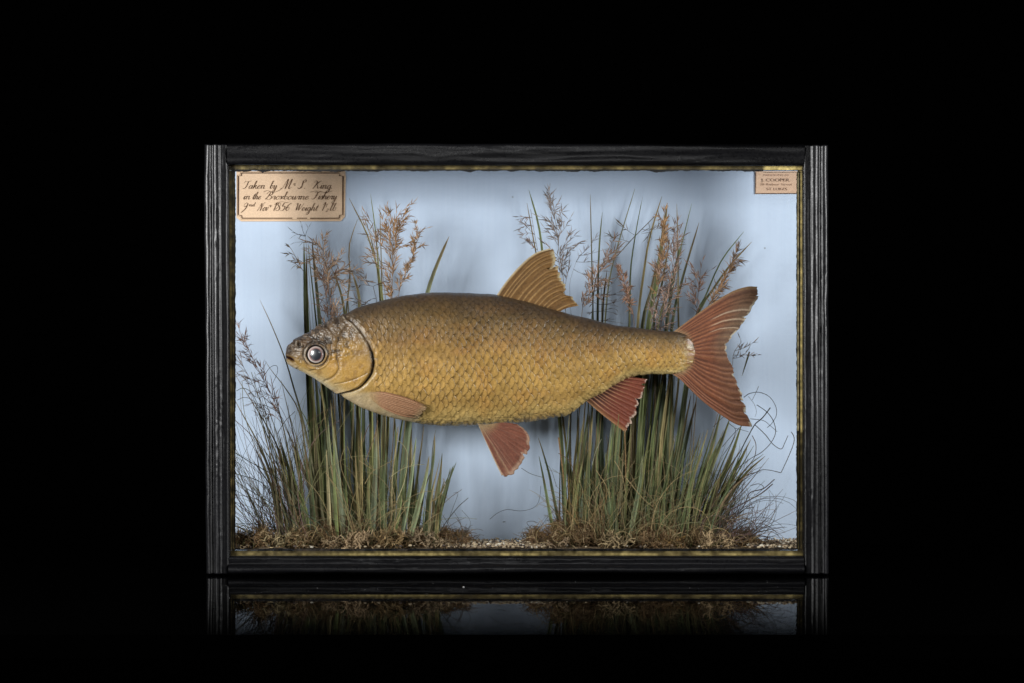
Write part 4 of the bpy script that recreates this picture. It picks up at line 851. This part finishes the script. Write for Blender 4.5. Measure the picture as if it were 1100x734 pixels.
LL = [([(356, 578), (340, 560), (318, 545), (300, 538), (280, 518), (253, 509)], 1.0, .03, .06, (.06, .08, .05)), ([(330, 578), (305, 550), (290, 540), (270, 528), (253, 517)], 1.0, .03, .06, (.06, .08, .05)), ([(345, 578), (318, 535), (300, 515), (275, 500), (253, 487)], 1.1, .03, .06, (.07, .09, .05)),
 ([(310, 578), (290, 510), (275, 475), (262, 460), (253, 452)], .9, .04, .07, BRN), ([(320, 578), (298, 500), (285, 455), (272, 425), (262, 417), (254, 420)], .9, .04, .08, (.05, .06, .04)), ([(318, 578), (290, 520), (270, 470), (262, 440), (260, 410)], .8, .04, .08, OLV), ([(315, 578), (293, 500), (278, 440), (265, 427), (255, 430)], .8, .04, .08, DRK),
 ([(325, 578), (300, 500), (282, 440), (270, 400)], .9, .04, .09, OLV), ([(330, 520), (312, 470), (300, 445), (283, 435), (290, 442)], .8, .05, .08, DRK), ([(298, 466), (306, 453), (317, 442)], .8, .05, .06, DRK), ([(283, 405), (290, 395), (297, 393), (298, 400), (293, 412)], .6, .06, .07, DRK),
 ([(302, 470), (300, 495), (308, 510)], .6, .05, .05, DRK), ([(315, 570), (308, 530), (313, 500), (316, 480)], .6, .05, .05, DRK),
 ([(426, 540), (435, 515), (438, 490), (433, 478), (427, 473)], 1.0, .03, .03, (.36, .32, .18)), ([(420, 512), (432, 504), (445, 500), (456, 499)], .7, .03, .03, (.36, .32, .18)), ([(392, 520), (400, 507), (412, 500), (424, 494)], .7, .03, .03, TAN), ([(442, 500), (445, 490), (447, 480)], .8, .03, .03, (.4, .34, .2)),
 ([(386, 495), (402, 505), (390, 492)], .6, .03, .03, TAN), ([(350, 508), (362, 525), (375, 545)], .8, .03, .03, TAN), ([(393, 495), (402, 470), (406, 452)], 1.0, .04, .04, (.2, .12, .07)), ([(390, 475), (394, 462), (398, 455)], .9, .04, .04, BRN),
 ([(378, 530), (366, 500), (372, 480), (378, 493)], .6, .03, .03, TAN), ([(470, 575), (480, 560), (492, 545), (503, 535)], 1.0, .05, .07, (.07, .06, .05)), ([(478, 570), (485, 550), (492, 530), (487, 530)], .5, .05, .07, DRK), ([(485, 580), (495, 565), (488, 550)], .5, .06, .07, DRK), ([(455, 572), (478, 540), (496, 526)], .7, .04, .05, BRN),
 ([(480, 580), (500, 572), (505, 560), (496, 548)], .5, .06, .06, DRK), ([(472, 574), (488, 562), (500, 556)], .5, .05, .06, BRN), ([(462, 540), (472, 533), (478, 522), (476, 514)], .8, .03, .03, TAN)]
wiry('dry_grass', 'tangle of thin wiry dry grass in and left of the sedge clump below the fish head', LL,
     [(300, 465, 230, 14, 60, 0, 1.5, [TAN, OLV, BRN, TAN, DRK]), (275, 335, 120, 60, 190, -.45, .5, [OLV, BRN, PUR, (.07, .07, .04)]), (460, 500, 60, 8, 34, .5, 1.6, [BRN, DRK, BRN]), (262, 300, 50, 10, 34, -.5, 2.0, [BRN, TAN]), (350, 440, 80, 50, 110, .0, .9, [TAN, OLV, (.2, .19, .1)])], 5)
RL = [([(799, 427), (805, 423), (815, 421.5), (826, 426), (833, 436), (834, 446), (829, 455), (824, 459.5)], .8, .08, .09, DRK), ([(804, 426), (810, 434), (812.5, 442), (811, 448)], .5, .09, .09, (.2, .2, .17)), ([(827.5, 438), (819, 449), (811, 456), (803, 470), (795, 485), (785, 500), (770, 530), (755, 575)], 1.3, .085, .05, DRK),
 ([(811, 456.5), (822, 467), (830, 477), (839, 482.5), (843, 476), (846.5, 468)], 1.0, .085, .09, DRK), ([(850, 464), (853, 470), (852, 478), (846, 493), (839, 508)], 1.0, .085, .08, DRK), ([(839, 508), (825, 505), (815, 506), (800, 515)], .8, .08, .07, DRK), ([(813, 435), (824, 443), (831, 453), (833, 465), (828, 476), (818, 486), (806, 493), (790, 505)], .9, .085, .06, DRK),
 ([(806, 450), (820, 452), (828, 458), (835, 464)], .7, .08, .08, (.12, .11, .10)), ([(815, 415), (811, 424), (808, 430)], .6, .08, .08, (.25, .2, .15)), ([(776, 480), (790, 464), (800, 455)], .7, .08, .08, DRK), ([(766, 459), (776, 449), (784, 445)], .7, .08, .08, DRK), ([(789, 460), (797, 462), (804, 464)], .6, .08, .08, DRK), ([(783, 455), (790, 462), (786, 475), (776, 490)], .7, .07, .07, DRK),
 ([(808, 468), (812, 478), (810, 492), (800, 505)], .9, .08, .07, BRN), ([(830, 520), (818, 530), (800, 540), (780, 552), (760, 575)], 1.3, .06, .05, PUR), ([(832, 515), (820, 525), (805, 530), (798, 545), (775, 568)], 1.1, .06, .05, (.10, .06, .045)), ([(806, 522), (815, 520), (820, 524), (812, 532)], .7, .06, .06, DRK), ([(810, 545), (800, 547), (790, 555), (780, 562)], .8, .05, .05, DRK), ([(788, 555), (800, 547), (807, 547)], .6, .05, .05, DRK),
 ([(785, 562), (800, 557), (810, 562), (813, 572), (808, 575)], .9, .045, .045, BRN), ([(780, 560), (795, 556), (805, 560), (804, 568)], .6, .04, .04, TAN), ([(770, 575), (790, 557), (802, 552)], .9, .04, .04, (.3, .22, .13)), ([(812, 558), (818, 552), (820, 556)], .6, .07, .07, DRK),
 ([(526, 558), (535, 551), (545, 547.5), (558, 549), (570, 547), (577, 542), (580, 533), (581, 522)], .6, .10, .11, (.07, .07, .08)), ([(560, 503), (570, 509), (583, 513)], .6, .10, .10, DRK), ([(540, 561), (543, 560.5)], 1.0, .118, .118, (.09, .09, .09)), ([(575, 572), (566, 562), (572, 560), (578, 562)], .6, .09, .09, DRK), ([(597, 545), (585, 560), (578, 572)], .6, .08, .08, DRK), ([(600, 572), (612, 580)], 1.1, .03, .03, TAN),
 ([(598, 523), (592, 505), (585, 497)], .5, .09, .1, DRK), ([(672, 513), (690, 535), (702, 545)], 1.0, .03, .03, TAN), ([(640, 505), (650, 520), (655, 535)], .9, .03, .03, TAN), ([(660, 495), (668, 510), (672, 530)], .9, .03, .03, TAN), ([(636, 500), (640, 485), (646, 472)], .8, .04, .04, (.3, .3, .22)), ([(600, 487), (612, 496), (622, 520)], .8, .04, .04, BRN),
 ([(600, 470), (606, 520), (608, 560)], 1.6, .05, .05, (.24, .14, .06)), ([(671, 462), (672, 500), (672, 540)], 1.7, .05, .05, (.24, .15, .07))]
wiry('dry_grass', 'tangle of thin wiry dry grass in and right of the sedge clump below the fish tail', RL,
     [(600, 770, 270, 14, 60, .1, 1.5, [TAN, OLV, BRN, TAN]), (605, 650, 120, 30, 80, 0, .8, [(.24, .15, .06), BRN, TAN]), (745, 800, 110, 25, 90, .95, .9, [PUR, BRN, DRK, (.2, .13, .09)]), (570, 610, 80, 8, 26, -.3, 2.2, [BRN, BRN, DRK]), (640, 740, 140, 50, 120, .15, .8, [OLV, TAN, (.2, .19, .1)]), (790, 825, 30, 8, 26, .3, 1.9, [BRN, TAN]), (755, 790, 50, 50, 115, .35, 1.2, [DRK, DRK, (.07, .06, .04)])], 6)

# ------------------------------------------------------------------ reed plumes (dried flower heads)
def plume(label, axis, y0, y1, branches, c, seed, stemw=1.1, spik=(5, 12), stemc=(.12, .11, .06), wmul=1.0):
    """axis: stem path from the foot up to the tip; branches: (t on axis, angle deg from up, length px, spikelets)"""
    rs = np.random.default_rng(seed); n = 40; s = spline(axis, n); yy = clampy(np.linspace(y0, y1, n))
    root = thing('reed_plume', P(axis[0][0], axis[0][1], y0), label, 'dried reed', 'dried reed plumes behind the fish')
    mb = MB(); tube(mb, [P(a, b_, y) for (a, b_), y in zip(s, yy)], stemw/2000, stemw/4500, stemc, np.array(c)*.8, 5); mb.build('stem', M_straw, root)
    mb = MB()
    def spike(p, a, L, y, w_=1.0):
        m_ = 6; t = np.linspace(0, 1, m_); b0 = rs.normal(0, .25)
        pts = np.array([p+L*tt*np.array([math.sin(a+b0*tt), -math.cos(a+b0*tt)]) for tt in t]); yv = clampy(y+rs.normal(0, .25)*L/1000*t)
        q = np.array([P(u, v_, k) for (u, v_), k in zip(pts, yv)])
        r = np.array([.25, .8, 1, .75, .4, .08])*w_*rs.uniform(.30, .60)/1000*wmul
        cc = (np.array(c)*.82+.012)*rs.uniform(.4, 1.6); ang = np.arange(4)*math.pi/2
        tg = q[-1]-q[0]; tg /= np.linalg.norm(tg)+1e-9; sd = np.cross(tg, (0, 1, 0)); sd /= np.linalg.norm(sd)+1e-9; nn = np.cross(sd, tg)
        v = q[:, None]+r[:, None, None]*(np.cos(ang)[None, :, None]*sd+np.sin(ang)[None, :, None]*nn*.6)
        mb.add(v.reshape(-1, 3), gridfaces(m_, 4, True).tolist(), cc)
    for (t0, adeg, L, ns) in branches:
        i = int(t0*(n-1)); p0 = s[i].copy(); y = yy[i]; a = math.radians(adeg)+rs.normal(0, .08); kb = rs.normal(0, .5)
        m_ = 8; pts = [p0.copy()]; p = p0.copy(); aa = a
        for j in range(m_): aa += kb/m_; p = p+L/m_*np.array([math.sin(aa), -math.cos(aa)]); pts.append(p.copy())
        yv = clampy(y+np.linspace(0, rs.normal(0, .006), m_+1))
        tube(mb, [P(u, v_, k) for (u, v_), k in zip(pts, yv)], .00032, .00016, np.array(c)*.55, np.array(c)*.8, 3)
        for k in range(int(ns*1.9)+1):
            f_ = rs.uniform(.2, 1) if k else 1.; j = min(int(f_*m_), m_-1); pp = pts[j]+(pts[j+1]-pts[j])*rs.random() if k else pts[-1]
            spike(pp, aa+rs.normal(0, .5)*(1 if k else .2), rs.uniform(*spik), yv[j])
    mb.build('seed_head', M_straw, root)
    return root
def fan(t0, t1, n, a0, a1, L0, L1, ns, seed):
    r = random.Random(seed); return [(t0+(t1-t0)*i/max(1, n-1), r.uniform(a0, a1), r.uniform(L0, L1), ns) for i in range(n)]
PK = (.31, .20, .125); OR = (.36, .205, .095); GY = (.25, .20, .175); DB = (.11, .075, .055)
def _dull(c): return tuple(np.array(c)*.82)
plume('upright pinkish brown plume with a wide loose head, just below the handwritten label', [(354, 580), (360, 450), (357, 340), (350, 300), (347, 262)], .095, .108, fan(.84, 1, 18, -55, 50, 10, 34, 5, 1)+fan(.68, .86, 14, -45, 45, 10, 26, 3, 2)+[(.9, 40, 28, 7), (.88, 55, 26, 6), (.92, -32, 24, 3)], PK, 1)
plume('plume bowed left with a small spike head, leftmost above the fish head', [(340, 580), (337, 420), (330, 310), (322, 285), (313, 268)], .1, .112, fan(.9, 1, 5, -45, 0, 4, 8, 2, 3)+[(.93, -50, 10, 1)], (.30, .22, .14), 2, spik=(4, 10))
plume('thin twig with three bare spikes spreading left under the handwritten label', [(350, 580), (340, 400), (331, 285), (328, 254)], .1, .116, [(1, -58, 14, 1), (1, -82, 15, 1), (1, -30, 14, 1), (1, 15, 10, 1), (.985, -75, 12, 1)], (.13, .11, .08), 3, stemw=.7, spik=(5, 8), wmul=.6)
plume('dark twiggy plume curving right beside the two tall leaves over the fish head', [(352, 580), (358, 420), (352, 335), (347, 300), (343, 285)], .095, .105, fan(.72, .98, 20, -38, 38, 8, 20, 3, 4), (.19, .115, .085), 4)
plume('plume arching down to the right from the loose head near the label', [(362, 580), (366, 420), (358, 320), (362, 292), (375, 290), (388, 302)], .095, .108, fan(.86, 1, 9, 70, 140, 6, 16, 3, 5), (.30, .20, .13), 5)
plume('tallest left plume, a dense brush of orange brown spikes', [(410, 580), (424, 450), (421, 340), (422, 280), (423, 240)], .09, .106, fan(.9, 1, 22, -42, 42, 10, 30, 5, 6)+fan(.72, .9, 16, -28, 24, 8, 20, 4, 7)+[(.97, 42, 30, 3)], OR, 6)
plume('heavy curved plume of tan seeds leaning right, above the shoulder of the fish', [(416, 580), (425, 420), (428, 320), (438, 292), (446, 268), (449, 252)], .088, .1, fan(.80, 1, 20, -8, 42, 6, 14, 5, 8)+[(.96, -10, 16, 3), (1, 30, 12, 3), (1, -15, 12, 3)], (.36, .22, .12), 7, spik=(4, 8))
plume('thin plume with its branches falling left, between the tall leaves', [(405, 580), (418, 430), (414, 320), (406, 270), (400, 240)], .095, .105, fan(.85, 1, 12, -58, -8, 8, 18, 3, 9), PK, 8)
plume('bare dark twigs crossing just above the back of the fish head', [(400, 580), (410, 420), (404, 320), (396, 306), (388, 296)], .09, .1, [(.86, -78, 22, 3), (.87, -60, 26, 4), (.9, -95, 18, 2), (.95, -40, 16, 3), (.93, 60, 16, 2), (.97, -70, 24, 3), (1, -50, 12, 2), (.85, 70, 14, 2)], DB, 9, spik=(5, 9))
plume('loose brown plume hanging along the left wall of the case', [(322, 580), (312, 500), (300, 445), (278, 398), (258, 358)], .05, .085, fan(.55, 1, 30, -62, -10, 8, 24, 3, 10), (.30, .17, .12), 10, spik=(5, 11), wmul=.75)
plume('second loose plume at the left wall, lower and greyer', [(316, 580), (302, 500), (288, 450), (270, 410), (256, 385)], .06, .095, fan(.6, 1, 20, -65, -15, 6, 18, 2, 11), (.22, .16, .12), 11, spik=(5, 10), wmul=.7)
plume('small plume with bristles to the left, at the tip of the back fin', [(612, 580), (600, 420), (584, 300), (576, 262), (570, 225)], .1, .112, fan(.88, .99, 10, -80, -35, 7, 16, 3, 12), (.24, .165, .13), 12, spik=(4, 8), wmul=.8)
plume('faded pinkish grey plume behind the tip of the back fin', [(615, 580), (612, 430), (606, 310), (600, 265), (594, 218)], .105, .116, fan(.76, 1, 28, -50, 50, 10, 28, 4, 13)+[(.9, 48, 26, 3)], GY, 13)
plume('thin grey twigs spreading right of the back fin', [(618, 580), (622, 430), (612, 320), (616, 290), (622, 275)], .1, .114, [(1, 55, 26, 4), (1, 82, 28, 3), (.98, 100, 26, 3), (.99, 35, 16, 2), (.96, 120, 14, 2)], (.19, .15, .14), 14, stemw=.6, spik=(6, 10), wmul=.6)
plume('brown plume slanting right over the rear of the back fin', [(622, 580), (622, 440), (626, 330), (642, 296), (652, 272)], .09, .104, fan(.8, 1, 20, 15, 70, 8, 22, 4, 15)+fan(.8, .9, 6, -10, 30, 8, 14, 3, 16), (.29, .18, .12), 15)
plume('long bare stem crossing right and up through the tall leaves', [(628, 580), (632, 440), (640, 300), (662, 276), (682, 254), (703, 233)], .1, .112, [(.93, -60, 20, 3), (.9, -70, 22, 3), (.95, 110, 18, 2), (.98, 140, 16, 3)], (.13, .10, .07), 16, stemw=2.0, stemc=(.09, .095, .045))
plume('dark bristly twig with level bristles low behind the back', [(636, 580), (645, 430), (646, 345), (646, 310)], .1, .112, fan(.86, 1, 14, 65, 105, 10, 22, 1, 17)+fan(.86, 1, 8, -105, -70, 8, 16, 1, 18), (.09, .07, .065), 17, spik=(4, 8), wmul=.7)
plume('short thick reddish brown plume close above the back', [(676, 580), (680, 430), (681, 345), (673, 312), (667, 291)], .085, .1, fan(.84, 1, 20, -38, 6, 4, 9, 5, 19), (.33, .185, .12), 18, spik=(4, 8))
plume('narrow upright plume with a bright orange tip, right of the tallest leaves', [(694, 580), (704, 430), (706, 330), (711, 270), (713, 232)], .09, .106, fan(.9, 1, 12, -12, 14, 5, 12, 5, 20)+fan(.76, .92, 14, -28, 24, 6, 16, 4, 21), OR, 19, spik=(4, 9))
plume('bushy pink brown plume between the tall leaves above the tail root', [(698, 580), (708, 430), (710, 350), (722, 290), (724, 254)], .095, .108, fan(.70, 1, 34, -35, 48, 10, 26, 4, 22), (.31, .2, .15), 20)
plume('plume with grey pink bristles pointing right, lower among the tall leaves', [(692, 580), (696, 430), (698, 350), (706, 300), (710, 280)], .1, .114, fan(.75, 1, 24, 15, 60, 8, 22, 3, 23), (.25, .175, .15), 21)
plume('single brown twig reaching right towards the tail', [(700, 580), (703, 430), (706, 345), (722, 316), (745, 302)], .085, .095, [(.97, 70, 6, 1), (1, 60, 4, 2), (.92, 40, 8, 2), (.9, 80, 6, 1)], (.26, .15, .09), 22, stemw=1.3)
plume('small upright plume with three prongs left of the upper tail lobe', [(735, 580), (745, 430), (748, 345), (750, 315), (752, 300)], .095, .108, fan(.86, 1, 12, -32, 22, 7, 16, 3, 24)+[(1, -38, 18, 1), (1, 3, 20, 1), (1, 28, 16, 1)], (.22, .13, .095), 23)
plume('orange brown plume rising to the right over the upper tail lobe', [(738, 580), (748, 430), (755, 345), (772, 312), (784, 290), (790, 274)], .09, .106, fan(.8, 1, 22, 0, 55, 6, 15, 4, 25), (.36, .21, .11), 24)
plume('dark twig cluster poking out right of the fork of the tail', [(748, 580), (765, 470), (785, 400), (788, 380), (796, 368)], .08, .1, [(.93, 88, 26, 4), (.95, 80, 22, 4), (.92, 100, 20, 3), (1, 10, 4, 1), (.9, 60, 14, 3)], (.40, .27, .18), 25, spik=(5, 9), wmul=.8)
